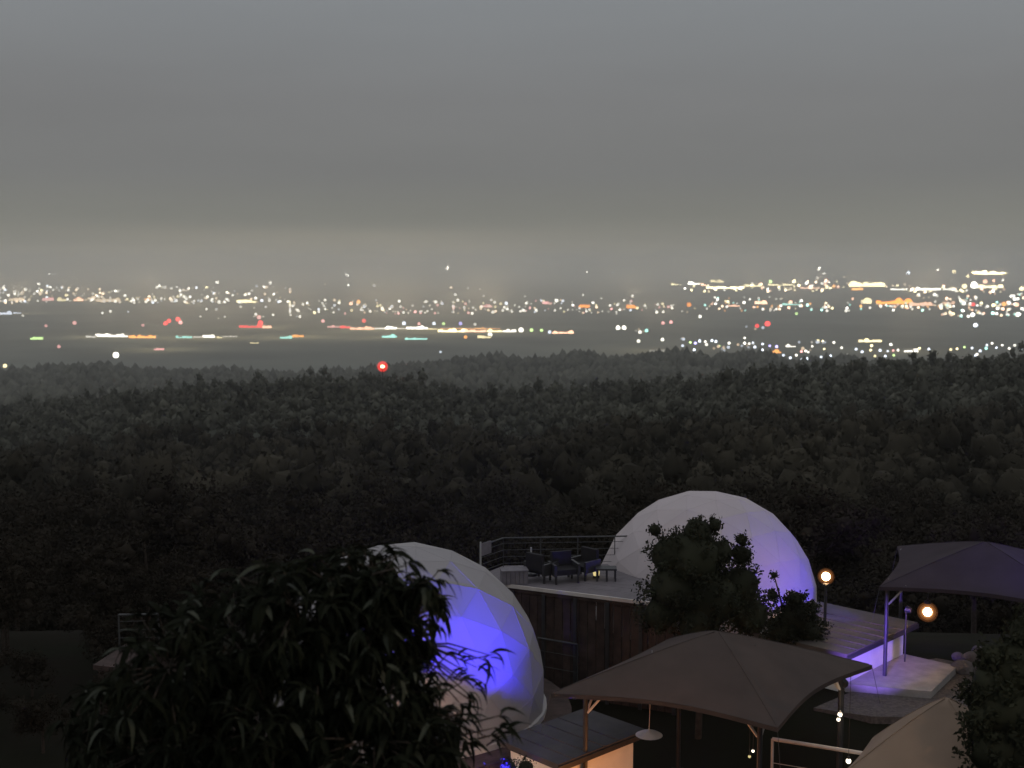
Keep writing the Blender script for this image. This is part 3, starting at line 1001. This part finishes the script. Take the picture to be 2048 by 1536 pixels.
# ---------------------------------------------------------------- fabric canopies
def canopy(ctr, hx, hy, z_eave, z_peak, zfoot, label, inset=.8, posts=(1, 1, 1, 1), brace_mat=None, drops=(0, 0, 0, 0), pr=.055, bl=.5, fabric=None):
    """square fabric roof on four posts with V braces; hx, hy = half diagonals as (dx, dy)"""
    root = empty('fabric_canopy', (ctr[0], ctr[1], zfoot))
    tag(root, label, 'canopy', None)
    C_ = [Vector(p) for p in ((-hx[0], -hx[1]), (hy[0], hy[1]), (hx[0], hx[1]), (-hy[0], -hy[1]))]
    ze, zp = z_eave - zfoot, z_peak - zfoot
    n = 14
    vs, fs = [(0, 0, zp)], []
    for k in range(4):
        a, b = C_[k], C_[(k + 1) % 4]
        for s in range(n):
            w = s / n
            for r in range(1, 11):
                rr = r / 10
                sc = 1 - .10 * math.sin(math.pi * w)            # scalloped edge
                p = a.lerp(b, w) * rr * sc
                ridge = .5 + .5 * abs(math.cos(math.pi * w))
                z = zp + (ze - zp) * (rr ** 1.12) + .10 * math.sin(math.pi * w) * rr * rr - .05 * math.sin(math.pi * rr) * (1 - ridge)
                vs.append((p.x, p.y, z - (drops[k] * (1 - w) + drops[(k + 1) % 4] * w) * rr))
    N = 4 * n
    for s in range(N):
        t_ = (s + 1) % N
        fs.append((0, 1 + s * 10, 1 + t_ * 10))
        for r in range(9):
            fs.append((1 + s * 10 + r, 1 + s * 10 + r + 1, 1 + t_ * 10 + r + 1, 1 + t_ * 10 + r))
    m = MB().add(vs, fs)
    # hanging valance along the edge
    for s in range(N):
        t_ = (s + 1) % N
        a, b = Vector(vs[s * 10 + 10]), Vector(vs[t_ * 10 + 10])
        m.add([a, b, b - Vector((0, 0, .10)), a - Vector((0, 0, .10))], [(0, 1, 2, 3)])
    fabric = fabric or M['canopy']
    fo = m.build('roof_fabric', fabric, root, True)
    for k in range(4):
        MB().tube([(C_[k].x * w_ * .995, C_[k].y * w_ * .995, zp + (ze - zp) * w_ ** 1.12 - drops[k] * w_ + .004) for w_ in (.02, .25, .5, .75, .98)], .012, 5).build('seam', fabric, root)
        e_ = Vector((C_[k].x, C_[k].y, ze - .05))
        MB().tube([e_, e_ + Vector((C_[k].x * .06, C_[k].y * .06, -.9))], .005, 4).build('guy_rope', M['rail'], root)
    for k in range(4):
        if not posts[k]:
            continue
        c = C_[k] * (1 - inset / C_[k].length)
        pb = MB().tube([(c.x, c.y, 0), (c.x, c.y, ze + .05)], pr, 8).build('post', M['metal'], root)
        MB().box((c.x, c.y, .02), (.3, .3, .04)).build('base_plate', M['metal'], root)
        for kk_ in (1, 3):
            d_ = (C_[(k + kk_) % 4] - C_[k]).normalized()
            MB().tube([(c.x + d_.x * .05, c.y + d_.y * .05, ze - bl), (c.x + d_.x * bl, c.y + d_.y * bl, ze + .06)], .03, 6).build('brace', brace_mat or M['grey_metal'], root)
        d_ = (-C_[k]).normalized()
        MB().tube([(c.x, c.y, ze - .02), (0, 0, zp - .12)], .03, 6).build('rafter', M['metal'], root)
        MB().tube([(c.x, c.y, ze - .02), (C_[k].x * .97, C_[k].y * .97, ze - .01)], .025, 6).build('corner_arm', M['metal'], root)
    return root


CF = -12.42
canopy((4.62, 27.1), (3.78, .95), (.74, -2.95), -9.32, -8.22, CF, 'brown fabric canopy in the middle, in front of the bushy tree', brace_mat=M['trim'])
canopy((13.1, 33.6), (3.25, 1.15), (1.3, -3.6), -8.62, -7.66, -11.2, 'purple tinted fabric canopy at the right border above the patio', .25, fabric=M['canopy_dark'])
canopy((6.60, 18.2), (2.25, .45), (.45, -2.2), -8.05, -6.55, gz(6.6, 18), 'tan fabric canopy closest to the viewer in the lower right corner', .3, fabric=M['canopy_tan'])


# ---------------------------------------------------------------- cabins
def cabin(R, L, depth, zroof, zfoot, label, over=.25, rf='roof'):
    """flat-roofed hut; R, L ends of the lit front wall"""
    R, L = Vector(R), Vector(L)
    d = (R - L).normalized()
    n = Vector((-d.y, d.x))
    c = (R + L) / 2 + n * depth / 2
    ln = (R - L).length
    root = empty('flat_roofed_cabin', (c.x, c.y, zfoot), math.atan2(d.y, d.x))
    tag(root, label, 'cabin')
    H = zroof - zfoot
    b = MB()
    b.box((0, -depth / 2 + .06, (H - .12) / 2), (ln, .12, H - .12))
    b.box((0, depth / 2 - .06, (H - .12) / 2), (ln, .12, H - .12))
    for s in (-1, 1):
        b.box((s * (ln / 2 - .06), 0, (H - .12) / 2), (.12, depth - .244, H - .124))
    b.build('wall', M['plaster'], root)
    MB().box((0, 0, H - .05), (ln + 2 * over, depth + 2 * over, .13)).build('roof', M[rf], root)
    MB().box((0, -depth / 2 - over - .015, H - .09), (ln + 2 * over + .06, .03, .12)).build('fascia', M['metal'], root)
    for k in range(int(ln / .5)):
        MB().box((-ln / 2 + .25 + k * .5, 0, H + .024), (.03, depth + 2 * over - .02, .02)).build('roof_rib', M[rf], root)
    return root


cabin((2.80, 27.62), (1.0, 25.92), 1.5, -10.72, -12.6, 'flat roofed hut with an orange lit wall under the middle canopy', .22, 'roof_dark')
cabin((11.15, 34.35), (8.75, 31.85), 2.6, -10.18, -12.2, 'flat roofed hut with a violet lit white wall beside the patio', .28)

# ---------------------------------------------------------------- patio
pz = -11.1
pat = [G(1690, 1368, pz), G(1862, 1383, pz), G(1915, 1332, pz), G(1800, 1306, pz), G(1790, 1315, pz)]
b = MB().prism([(p.x, p.y) for p in pat], pz - .22, pz)
o = b.build('patio', M['slab'])
tag(o, kind='structure')
ring = [(7.7, 30.6), (9.0, 30.0), (11.0, 29.9), (12.6, 30.8), (13.4, 32.2), (13.3, 33.8), (12.2, 34.6), (11.4, 34.2), (9.2, 32.0)]
b = MB().prism(ring, -12.9, pz - .19)
o = b.build('gravel_terrace', M['gravel'])
tag(o, kind='structure')


def boulder(p, r, label, zs=.65, sub=3, name='boulder', mat=None, seed=0):
    V, T = ico(sub)
    V = V * np.array([1, .85, zs]) * r
    n = vnoise(V[:, 0] + p[0], V[:, 1] + V[:, 2] * 1.7, r * .45, 11 + seed)
    V = V * (1 + .13 * n)[:, None]
    V[:, 2] += r * zs * .55
    o = MB().add(V.tolist(), [tuple(int(i_) for i_ in t_) for t_ in T]).build(name, mat or M['rock'], None, False)
    o.location = p
    o.rotation_euler = (0, 0, seed * 1.3)
    return tag(o, label, 'boulder')


for k, (u, v, r, lb) in enumerate([(1925, 1342, .34, 'rounded pale boulder lying at the patio corner'), (1943, 1322, .30, 'pale boulder behind the one at the patio corner'),
                                   (1958, 1305, .22, 'smallest pale boulder of the three beyond the patio'), (1916, 1316, .20, 'flat pale stone touching the patio edge')]):
    p = G(u, v, pz - .15)
    boulder((p.x, p.y, pz - .19), r, lb, seed=k)

# ---------------------------------------------------------------- railing below the middle canopy and small lamps
ra, rb = G(1545, 1478, -11.0), G(1728, 1507, -11.0)
railing('terrace_railing', [(ra.x, ra.y), (rb.x, rb.y)], -12.0, 1.0, 'pale metal railing behind the right post of the middle canopy', 1, 2.2, M['trim'], .035, .045)
rc = G(1076, 1262, -10.6)
rd = G(1155, 1275, -10.6)
railing('path_railing', [(rc.x, rc.y), (rd.x, rd.y)], -11.9, 1.1, 'faint railing right of the near dome under the deck', 2, 1.2, M['rail'], .02)


def lamp_light(name, loc, col, watts, r=.12, parent=None):
    l = bpy.data.lights.new(name, 'POINT')
    l.color = col
    l.energy = watts
    l.shadow_soft_size = r
    o = bpy.data.objects.new(name, l)
    o.location = loc
    return link(o, parent)


def spot_light(name, loc, target, col, watts, size, blend=.4, r=.06, parent=None):
    l = bpy.data.lights.new(name, 'SPOT')
    l.color = col
    l.energy = watts
    l.shadow_soft_size = r
    l.spot_size = math.radians(size)
    l.spot_blend = blend
    o = bpy.data.objects.new(name, l)
    o.location = loc
    d = Vector(target) - Vector(loc)
    o.rotation_euler = d.to_track_quat('-Z', 'Y').to_euler()
    return link(o, parent)


def globe_lamp(u, v, Y, zfoot, label, watts, hang=None, r=.22):
    p = P(u, v, Y)
    root = empty('globe_lamp', (p.x, p.y, zfoot if hang is None else p.z))
    tag(root, label, 'lamp', 'round orange garden lamps')
    z = p.z - root.location.z
    if hang is None:
        MB().tube([(0, 0, 0), (0, 0, z - r)], [.05, .035], 8).build('pole', M['metal'], root)
        MB().lathe((0, 0, z - r), [(.09, -.05), (.10, .02), (.06, .05)], 12).build('holder', M['metal'], root)
    else:
        MB().tube([(0, 0, z + r), (0, 0, hang - p.z)], .012, 6).build('cord', M['metal'], root)
        MB().lathe((0, 0, z + r), [(.10, -.03), (.07, .05), (.02, .08)], 12).build('cap', M['metal'], root)
    MB().sphere((0, 0, z), r, 20, 12).build('glass_globe', M['globe'], root, True)
    MB().sphere((0, 0, z), r * .82, 20, 12).build('middle_halo_shell', M['halo_mid'], root, True)  # this shell and the next only build up the painted halo
    MB().sphere((0, 0, z), r * .62, 20, 12).build('inner_halo_shell', M['halo_in'], root, True)
    MB().sphere((0, 0, z), .115, 14, 8).build('bulb', M['warm_bulb'], root, True)
    lamp_light('bulb_light', (0, 0, z), (1, .52, .20), watts, .12, root)
    return root


globe_lamp(1652, 1153, 34.0, -10.17, 'orange globe lamp on a pole just right of the far dome', 55, None, .23)
globe_lamp(1855, 1224, 33.0, 0, 'orange globe lamp hanging under the right border canopy', 55, -8.3, .27)

# pendant with a wide flat shade under the middle canopy
p = P(1298, 1470, 27.2)
o = empty('pendant_lamp', (p.x, p.y, p.z))
tag(o, 'dim wide shaded pendant lamp hanging under the middle canopy', 'lamp')
MB().lathe((0, 0, 0), [(.31, 0), (.22, .05), (.06, .10), (.02, .14)], 20).build('shade', M['trim'], o, True)
MB().sphere((0, 0, -.01), .05, 10, 6).build('bulb', M['white_bulb'], o, True)
MB().tube([(0, 0, .13), (0.05, 0, -8.7 - p.z)], .01, 5).build('cord', M['grey_metal'], o)


def small_bulb(u, v, Y, r, label, mat=M['white_bulb'], watts=0, col=(1, .8, .55), up=None, arm=None):
    p = P(u, v, Y)
    o = empty('festoon_bulb', p)
    tag(o, label, 'bulb', 'small pale bulbs under the middle canopy')
    MB().sphere((0, 0, 0), r, 10, 7).build('glass', mat, o, True)
    MB().lathe((0, 0, r * .8), [(r * .5, 0), (r * .5, r), (.004, r * 1.2)], 8).build('socket', M['metal'], o)
    if up is not None:
        MB().tube([(0, 0, r), (0, 0, up - p.z)], .006, 4).build('cord', M['metal'], o)
    if arm is not None:
        MB().tube([(0, 0, r * 1.6), (arm[0] - p.x, arm[1] - p.y, r * 1.6)], .012, 5).build('arm', M['metal'], o)
    if watts:
        lamp_light('bulb_light', (0, -.10, 0), col, watts, .05, o)
    return o


small_bulb(1680, 1429, 27.55, .055, 'upper bright bulb fixed to the right canopy post', watts=7, arm=(7.6, 27.8))
small_bulb(1677, 1439, 27.5, .045, 'lower bright bulb fixed to the right canopy post', arm=(7.6, 27.8))
small_bulb(1506, 1502, 27.0, .034, 'small pale bulb left of the terrace railing', up=-8.5)
small_bulb(1499, 1513, 27.0, .034, 'dimmer small bulb just beneath the pale one', M['yellow_bulb'], up=-8.5)
small_bulb(1697, 1522, 26.9, .06, 'pale bulb below the right end of the railing', up=-9.1)


# coloured floodlights standing on the ground
def floodlight(loc, target, col, watts, size, label, blend=.4, lens='blue_lens'):
    loc = Vector(loc)
    zf = gz(loc.x, loc.y)
    root = empty('floodlight', (loc.x, loc.y, zf))
    tag(root, label, 'floodlight', 'coloured garden floodlights')
    z = loc.z - zf
    d = (Vector(target) - loc).normalized()
    MB().tube([(0, 0, 0), (0, 0, max(.05, z - .08))], .02, 6).build('stake', M['metal'], root)
    back = -d * .14
    MB().tube([Vector((0, 0, z)) + back, Vector((0, 0, z)) + d * .0], [.07, .11], 12).build('housing', M['metal'], root)
    MB().tube([Vector((0, 0, z)) + d * .001, Vector((0, 0, z)) + d * .006], .095, 12).build('lens', M[lens], root)
    spot_light('floodlight_beam', Vector((0, 0, z)) + d * .03, Vector((0, 0, z)) + d * 5, col, watts, size, blend, .05, root)
    return root


FL1 = Vector((-.30, 22.3, -10.3))
floodlight(FL1, (-1.75, 28.3, -8.6), (.03, .018, 1), 12500, 76, 'blue floodlight aimed at the near dome', .3)
floodlight((11.0, 33.7, -9.6), (6.6, 37.3, -8.9), (.05, .03, 1), 640, 66, 'violet floodlight on the hut side aimed at the far dome', .6)
floodlight((7.72, 27.95, -9.72), (10.15, 33.2, -10.35), (.24, .13, 1), 3800, 34, 'blue floodlight aimed at the hut wall by the patio', 1.0)
floodlight((15.7, 29.9, -6.9), (14.3, 32.6, -8.2), (.16, .07, 1), 420, 90, 'blue floodlight on a pole beyond the right border canopy', .8)
# warm lamps of the lodge terrace near the viewer
for (x, y, z, wt, lb) in [(9.0, 4.0, 0.6, 2300, 'warm lamp post of the terrace to the right of the viewer'), (-4.2, -3.0, 1.2, 40, 'warm lamp post of the terrace behind the viewer')]:
    zf = gz(x, y)
    o = empty('lamp_post', (x, y, zf))
    tag(o, lb, 'lamp post')
    MB().tube([(0, 0, 0), (0, 0, z - zf - .1)], [.06, .04], 8).build('pole', M['metal'], o)
    MB().lathe((0, 0, z - zf), [(.20, .12), (.12, .18), (.02, .22)], 12).build('cap', M['metal'], o)
    MB().sphere((0, 0, z - zf), .12, 12, 8).build('bulb', M['white_bulb'], o, True)
    lamp_light('bulb_light', (0, 0, z - zf), (1, .72, .48), wt, .15, o)
# garden lantern that warms the hut wall
x, y = 2.9, 25.0
zf = gz(x, y)
o = empty('garden_lantern', (x, y, zf))
tag(o, 'low warm garden lantern in front of the hut wall', 'lantern')
MB().tube([(0, 0, 0), (0, 0, .5)], .03, 8).build('stake', M['metal'], o)
MB().lathe((0, 0, .5), [(.08, 0), (.09, .2), (.02, .26)], 12).build('glass', M['yellow_bulb'], o, True)
lamp_light('bulb_light', (0, 0, .63), (1, .34, .08), 300, .14, o)
x, y = -1.7, 24.5
zf = gz(x, y)
o = empty('path_lamp', (x, y, zf))
tag(o, 'warm path lamp before the foot of the near dome', 'lamp')
MB().tube([(0, 0, 0), (0, 0, -10.55 - zf)], .03, 8).build('pole', M['metal'], o)
MB().lathe((0, 0, -10.55 - zf), [(.08, 0), (.09, .2), (.02, .26)], 12).build('glass', M['yellow_bulb'], o, True)
lamp_light('bulb_light', (0, 0, -10.42 - zf), (1, .55, .34), 420, .14, o)
# dim lantern on the left slope
p = G(60, 1640, -11.9)
o = empty('path_lantern', (p.x, p.y, gz(p.x, p.y)))
tag(o, 'low red brown path lantern on the left slope', 'lantern')
MB().tube([(0, 0, 0), (0, 0, .8)], .03, 8).build('stake', M['metal'], o)
MB().lathe((0, 0, .8), [(.08, 0), (.09, .2), (.02, .26)], 12).build('glass', M['yellow_bulb'], o, True)
lamp_light('bulb_light', (0, 0, 2.2), (1, .30, .12), 4, .1, o)

# left deck seen dimly between leaves
LZ = -10.9
la, lb_, lc = G(186, 1330, LZ), G(262, 1338, LZ), G(255, 1300, LZ)
o = empty('small_deck', (la.x, la.y, LZ))
tag(o, 'faint grey corner of a small deck left of the foreground tree', 'deck')
MB().prism([(p.x - la.x, p.y - la.y) for p in (la, lb_, lb_ + Vector((.5, 3.2, 0)), la + Vector((.5, 3.2, 0)))], -.14, 0).build('decking', M['wood_dark'], o)
MB().prism([(p.x - la.x, p.y - la.y) for p in (la + Vector((.1, .1, 0)), lb_ + Vector((-.1, .1, 0)), lb_ + Vector((.4, 3.1, 0)), la + Vector((.6, 3.1, 0)))], -1.6, -.142).build('skirting', M['wood_dark'], o)
railing('small_deck_railing', [(la.x + .35, la.y + 1.2), (lb_.x + .3, la.y + 1.3)], LZ, 1.05, 'faint grey railing of the small left deck', 4, .9, M['rail'], .024)


# ---------------------------------------------------------------- near shrubs and trees
def leafy(name, lobes, n, size, label, cat, stem_xy, mat=M['foliage'], seed=1, core=.62, asp=.5, group=None):
    """lobes: list of (centre, radius) in world space"""
    zf = gz(*stem_xy)
    root = empty(name, (stem_xy[0], stem_xy[1], zf))
    tag(root, label, cat, group)
    r = np.random.default_rng(seed)
    C_ = np.array([tuple(Vector(c) - root.location) for c, _ in lobes])
    Rr = np.array([q_ for _, q_ in lobes])
    pr = Rr ** 2
    k = r.choice(len(lobes), n, p=pr / pr.sum())
    d = r.normal(size=(n, 3))
    d /= np.linalg.norm(d, axis=1)[:, None]
    # clumping: pull leaves towards random twigs
    tw = r.normal(size=(len(lobes), 34, 3))
    tw /= np.linalg.norm(tw, axis=2)[:, :, None]
    near = np.argmax(np.einsum('nk,nmk->nm', d, tw[k]), 1)
    d = d * .55 + tw[k, near] * .45
    rad_ = Rr[k] * r.uniform(.55, 1.0, n) * (1 + .22 * np.sin(near * 2.4))
    c = C_[k] + d * rad_[:, None] + r.normal(0, .03, (n, 3))
    a = r.normal(size=(n, 3))
    a /= np.linalg.norm(a, axis=1)[:, None]
    b2 = np.cross(a, r.normal(size=(n, 3)))
    b2 /= np.linalg.norm(b2, axis=1)[:, None]
    s = size * r.uniform(.6, 1.3, n)[:, None]
    V = np.stack([c - a * s, c + b2 * s * asp, c + a * s, c - b2 * s * asp], 1).reshape(-1, 3)
    Fc = np.arange(n * 4).reshape(-1, 4)
    iv, jf = ico(2)
    for m_ in range(len(lobes)):
        vv = iv * Rr[m_] * core * (1 + r.normal(0, .08, len(iv)))[:, None] + C_[m_]
        Fc = np.concatenate([Fc, np.concatenate([jf, jf[:, 2:3]], 1) + len(V)])
        V = np.concatenate([V, vv])
    link(bpy.data.objects.new('crown', fast_mesh('crown', V, tri_quads(Fc), mat)), root)
    tb_ = MB()
    top = C_.mean(0)
    tb_.tube([(0, 0, -.2), tuple(top * .5), tuple(top)], [.10, .07, .03], 7)
    for m_ in range(len(lobes)):
        tb_.tube([tuple(top * .5), tuple(C_[m_])], [.05, .015], 5)
    tb_.build('trunk', M['bark'], root)
    return root


def lob(u, v, rpx, Y):
    p = P(u, v, Y)
    return (p, rpx / F * (Y * 1.03))


leafy('bushy_tree', [lob(1385, 1120, 74, 31.5), lob(1335, 1110, 46, 31.4), lob(1395, 1068, 40, 31.6), lob(1345, 1180, 62, 31.3), lob(1440, 1105, 34, 31.6),
                     lob(1425, 1195, 78, 31.4), lob(1480, 1170, 50, 31.7), lob(1483, 1110, 26, 31.8), lob(1484, 1080, 15, 31.8), lob(1318, 1230, 46, 31.2),
                     lob(1500, 1230, 50, 31.6), lob(1400, 1250, 60, 31.2), lob(1310, 1060, 16, 31.5), lob(1430, 1050, 18, 31.6)],
      17000, .052, 'dark bushy tree standing in front of the far dome', 'tree', (P(1400, 1200, 31.5).x, 31.5), seed=3, core=.7)
leafy('shrub', [lob(1590, 1235, 46, 33.0), lob(1615, 1262, 42, 33.0), lob(1565, 1262, 44, 33.0), lob(1590, 1200, 22, 33.0), lob(1625, 1215, 16, 33.1), lob(1548, 1150, 9, 33.1), lob(1545, 1190, 14, 33.1)],
      6000, .05, 'dark low shrub at the foot of the far dome', 'shrub', (P(1590, 1250, 33).x, 33.0), seed=4, core=.65)
leafy('leafy_tree', [lob(2000, 1420, 78, 17.0), lob(2030, 1340, 70, 17.2), lob(1975, 1370, 42, 17.0), lob(1990, 1500, 66, 16.8), lob(2050, 1500, 90, 16.8), lob(2010, 1570, 80, 16.8), lob(1962, 1440, 34, 16.8),
                     lob(2060, 1270, 50, 17.3), lob(1985, 1310, 30, 17.1)],
      12000, .048, 'tall dark leafy tree filling the lower right corner', 'tree', (P(2040, 1480, 17).x, 17.0), seed=5, core=.75)
leafy('shrub', [((-.84, 23.44, -10.61), .755), ((-.65, 23.47, -10.76), .69), ((-1.21, 23.5, -10.76), .66), ((-.8, 23.45, -11.4), .6)],
      9000, .03, 'unseen round shrub added to shade the foot of the near dome', 'shrub', (-.9, 23.45), seed=6, core=.93)  # added out of view; its outline shapes the blue beam's shadow
# tall bush between floodlight and dome, throws the ragged edge on the right of the blue area
bb = FL1.lerp(P(1085, 1330, 29.8), .12)
leafy('shrub', [(bb + Vector((0.12, 0, .0)), .20), (bb + Vector((0.13, 0, .25)), .19), (bb + Vector((0.12, 0, .50)), .17), (bb + Vector((0.12, 0, -.3)), .22), (bb + Vector((0.13, 0, -.8)), .26),
                (bb + Vector((.46, .05, .1)), .25), (bb + Vector((.44, .05, .42)), .22), (bb + Vector((.46, .05, -.4)), .28)],
      5200, .026, 'slim leafy bush beside the blue floodlight', 'shrub', (bb.x + .2, bb.y), seed=8, core=.72)


# ---------------------------------------------------------------- foreground tree with long drooping leaves
def leaf_template(Ln, Wd, droop, cup, n=5):
    vs, fs = [], []
    for k in range(n + 1):
        t_ = k / n
        w = Wd * math.sin(math.pi * min(1, (t_ * .94 + .06)) ** .8) * .5
        x = Ln * t_ * (1 - .25 * droop * t_)
        z = Ln * (.12 * t_ - droop * t_ * t_)
        vs += [(x, -w, z + cup * w), (x, 0, z), (x, w, z + cup * w)]
    for k in range(n):
        a = k * 3
        fs += [(a, a + 3, a + 4, a + 1), (a + 1, a + 4, a + 5, a + 2)]
    return np.array(vs), np.array(fs)


LT = [leaf_template(.185, .044, .55, .5), leaf_template(.21, .046, .85, .4), leaf_template(.165, .040, .35, .6), leaf_template(.20, .040, 1.1, .5)]
LM = [[fast_mesh('leaf', v_, f_, M[m_], True) for v_, f_ in LT] for m_ in ('leaf', 'leaf_pale')]
TY = 9.6
tree_xy = (P(560, 1400, TY).x, TY + .2)
ftr = empty('foreground_tree', (tree_xy[0], tree_xy[1], gz(*tree_xy)))
tag(ftr, 'large foreground tree with long drooping leaves covering the left dome', 'tree')
FLB = [(340, 1330, 135), (470, 1275, 140), (590, 1215, 105), (690, 1185, 85), (745, 1135, 48), (700, 1150, 60), (660, 1165, 60), (765, 1170, 46), (755, 1225, 60), (640, 1330, 150), (740, 1260, 105), (770, 1370, 110), (560, 1450, 190), (350, 1470, 160),
       (750, 1470, 150), (855, 1460, 80), (230, 1430, 110), (860, 1215, 32), (845, 1180, 24), (800, 1210, 48), (870, 1500, 70), (830, 1295, 34), (700, 1560, 200), (420, 1580, 200)]
clusters = []
for (u, v, rp) in FLB:
    Yc = TY + random.uniform(-.5, .5)
    c, r = lob(u, v, rp, Yc)
    n = int(9 + 300 * (r / .7) ** 2 * .55)
    for k in range(n):
        d = Vector((random.gauss(0, 1), random.gauss(0, 1), random.gauss(0, 1))).normalized()
        rr = r * random.uniform(.45, 1.0)
        clusters.append((c + Vector((d.x, d.y * 1.25, d.z)) * rr, d))
# single sprays standing clear of the crown, in front of the dome
for (u, v, du, dv_) in [(872, 1160, 1, .5), (885, 1140, 1, .2), (840, 1165, .3, 1), (878, 1195, 1, -.2), (882, 1225, .7, -.6), (868, 1250, .6, -1), (850, 1270, .2, -1), (838, 1240, .2, -1),
                        (900, 1310, .5, .6), (925, 1318, .4, .6), (960, 1335, 1, .8), (985, 1310, 1, .3), (975, 1320, .8, 1), (940, 1345, -.5, .2), (930, 1365, .6, .4),
                        (955, 1375, 1, .1), (945, 1390, .5, -.5), (910, 1375, -.6, .5), (895, 1390, -.8, 0), (925, 1405, .3, -.8), (880, 1345, -1, .4), (1010, 1430, 1, .8),
                        (1000, 1455, .8, .2), (1020, 1462, .7, .6), (985, 1475, .3, .2), (940, 1440, .8, 0), (930, 1425, .6, .3), (915, 1440, .6, 0), (890, 1420, .2, .5),
                        (800, 1110, .6, .8), (775, 1095, .3, 1), (735, 1100, 0, 1), (690, 1105, -.4, 1), (640, 1115, -.3, 1), (560, 1140, -.5, 1), (480, 1150, -.5, 1), (820, 1130, 1, .4)]:
    p = P(u - 6, v, TY - .35 + random.uniform(-.2, .2))
    clusters.append((p, Vector((du, -.2, dv_)).normalized()))
nspray = 37
leaves = []
for ci, (c, d) in enumerate(clusters):
    spray = ci >= len(clusters) - nspray
    for k in range(random.randint(5, 8) if not spray else 4):
        yaw = math.atan2(d.y, d.x) + random.uniform(-1.5, 1.5) if random.random() < .75 else random.uniform(0, 6.28)
        if spray:
            yaw = (0 if d.x > 0 else math.pi) + random.uniform(-.9, .9)
        pitch = random.uniform(-.45, .75) - max(-.5, min(.5, d.z)) * .6
        roll = random.uniform(-.5, .5)
        s_ = random.uniform(.7, 1.15)
        mtx = Matrix.Translation(c - ftr.location + Vector([random.uniform(-.025, .025) for _ in range(3)])) @ Matrix.Rotation(yaw, 4, 'Z') @ Matrix.Rotation(pitch, 4, 'Y') @ Matrix.Rotation(roll, 4, 'X') @ Matrix.Scale(s_, 4)
        leaves.append((mtx, random.randrange(4), 1 if random.random() < .10 else 0, 0 if spray else (c.y + random.random() * .3)))
leaves.sort(key=lambda l_: l_[3])
for (mtx, k, m_, _) in leaves[:298]:
    o = link(bpy.data.objects.new('leaf', LM[m_][k]), ftr)
    o.matrix_local = mtx
Vs, Fs, mis, base = [], [], [], 0
for (mtx, k, m_, _) in leaves[298:]:
    v_, f_ = LT[k]
    mm = np.array(mtx)
    Vs.append(v_ @ mm[:3, :3].T + mm[:3, 3])
    Fs.append(f_ + base)
    mis.append(np.full(len(f_), m_))
    base += len(v_)
o = link(bpy.data.objects.new('leaves', fast_mesh('leaves', np.concatenate(Vs), np.concatenate(Fs), [M['leaf'], M['leaf_pale']], True, np.concatenate(mis))), ftr)
tag(o, kind='stuff')
tb_ = MB()
zt = P(560, 1440, TY).z - ftr.location.z
tb_.tube([(0, 0, -.3), (.05, .05, zt * .5), (0, 0, zt)], [.16, .12, .08], 10)
tb_.build('trunk', M['bark'], ftr, True)
br = MB()
for (u, v, rp) in FLB:
    c = P(u, v, TY) - ftr.location
    br.tube([(0, 0, zt * .75), tuple(Vector((0, 0, zt)).lerp(c, .5) + Vector((0, .1, .05))), tuple(c)], [.06, .035, .015], 6)
for ci, (c, d) in enumerate(clusters[-nspray:]):
    e = c - ftr.location
    s0 = P(780, 1290 if ci < 22 else 1430, TY) - ftr.location
    if (e - s0).length < .9:
        br.tube([tuple(s0), tuple(s0.lerp(e, .6) + Vector((0, 0, .06))), tuple(e)], [.012, .008, .004], 5)
    else:
        s0 = e - Vector((d.x * .3, -.1, .1))
        br.tube([tuple(s0), tuple(e)], [.008, .004], 5)
for (c, d) in clusters[::3]:
    e = c - ftr.location
    br.tube([tuple(e - Vector(d) * .22), tuple(e)], [.008, .004], 4)
br.build('branches', M['bark'], ftr, True)
print('leaves', len(leaves), 'clusters', len(clusters))
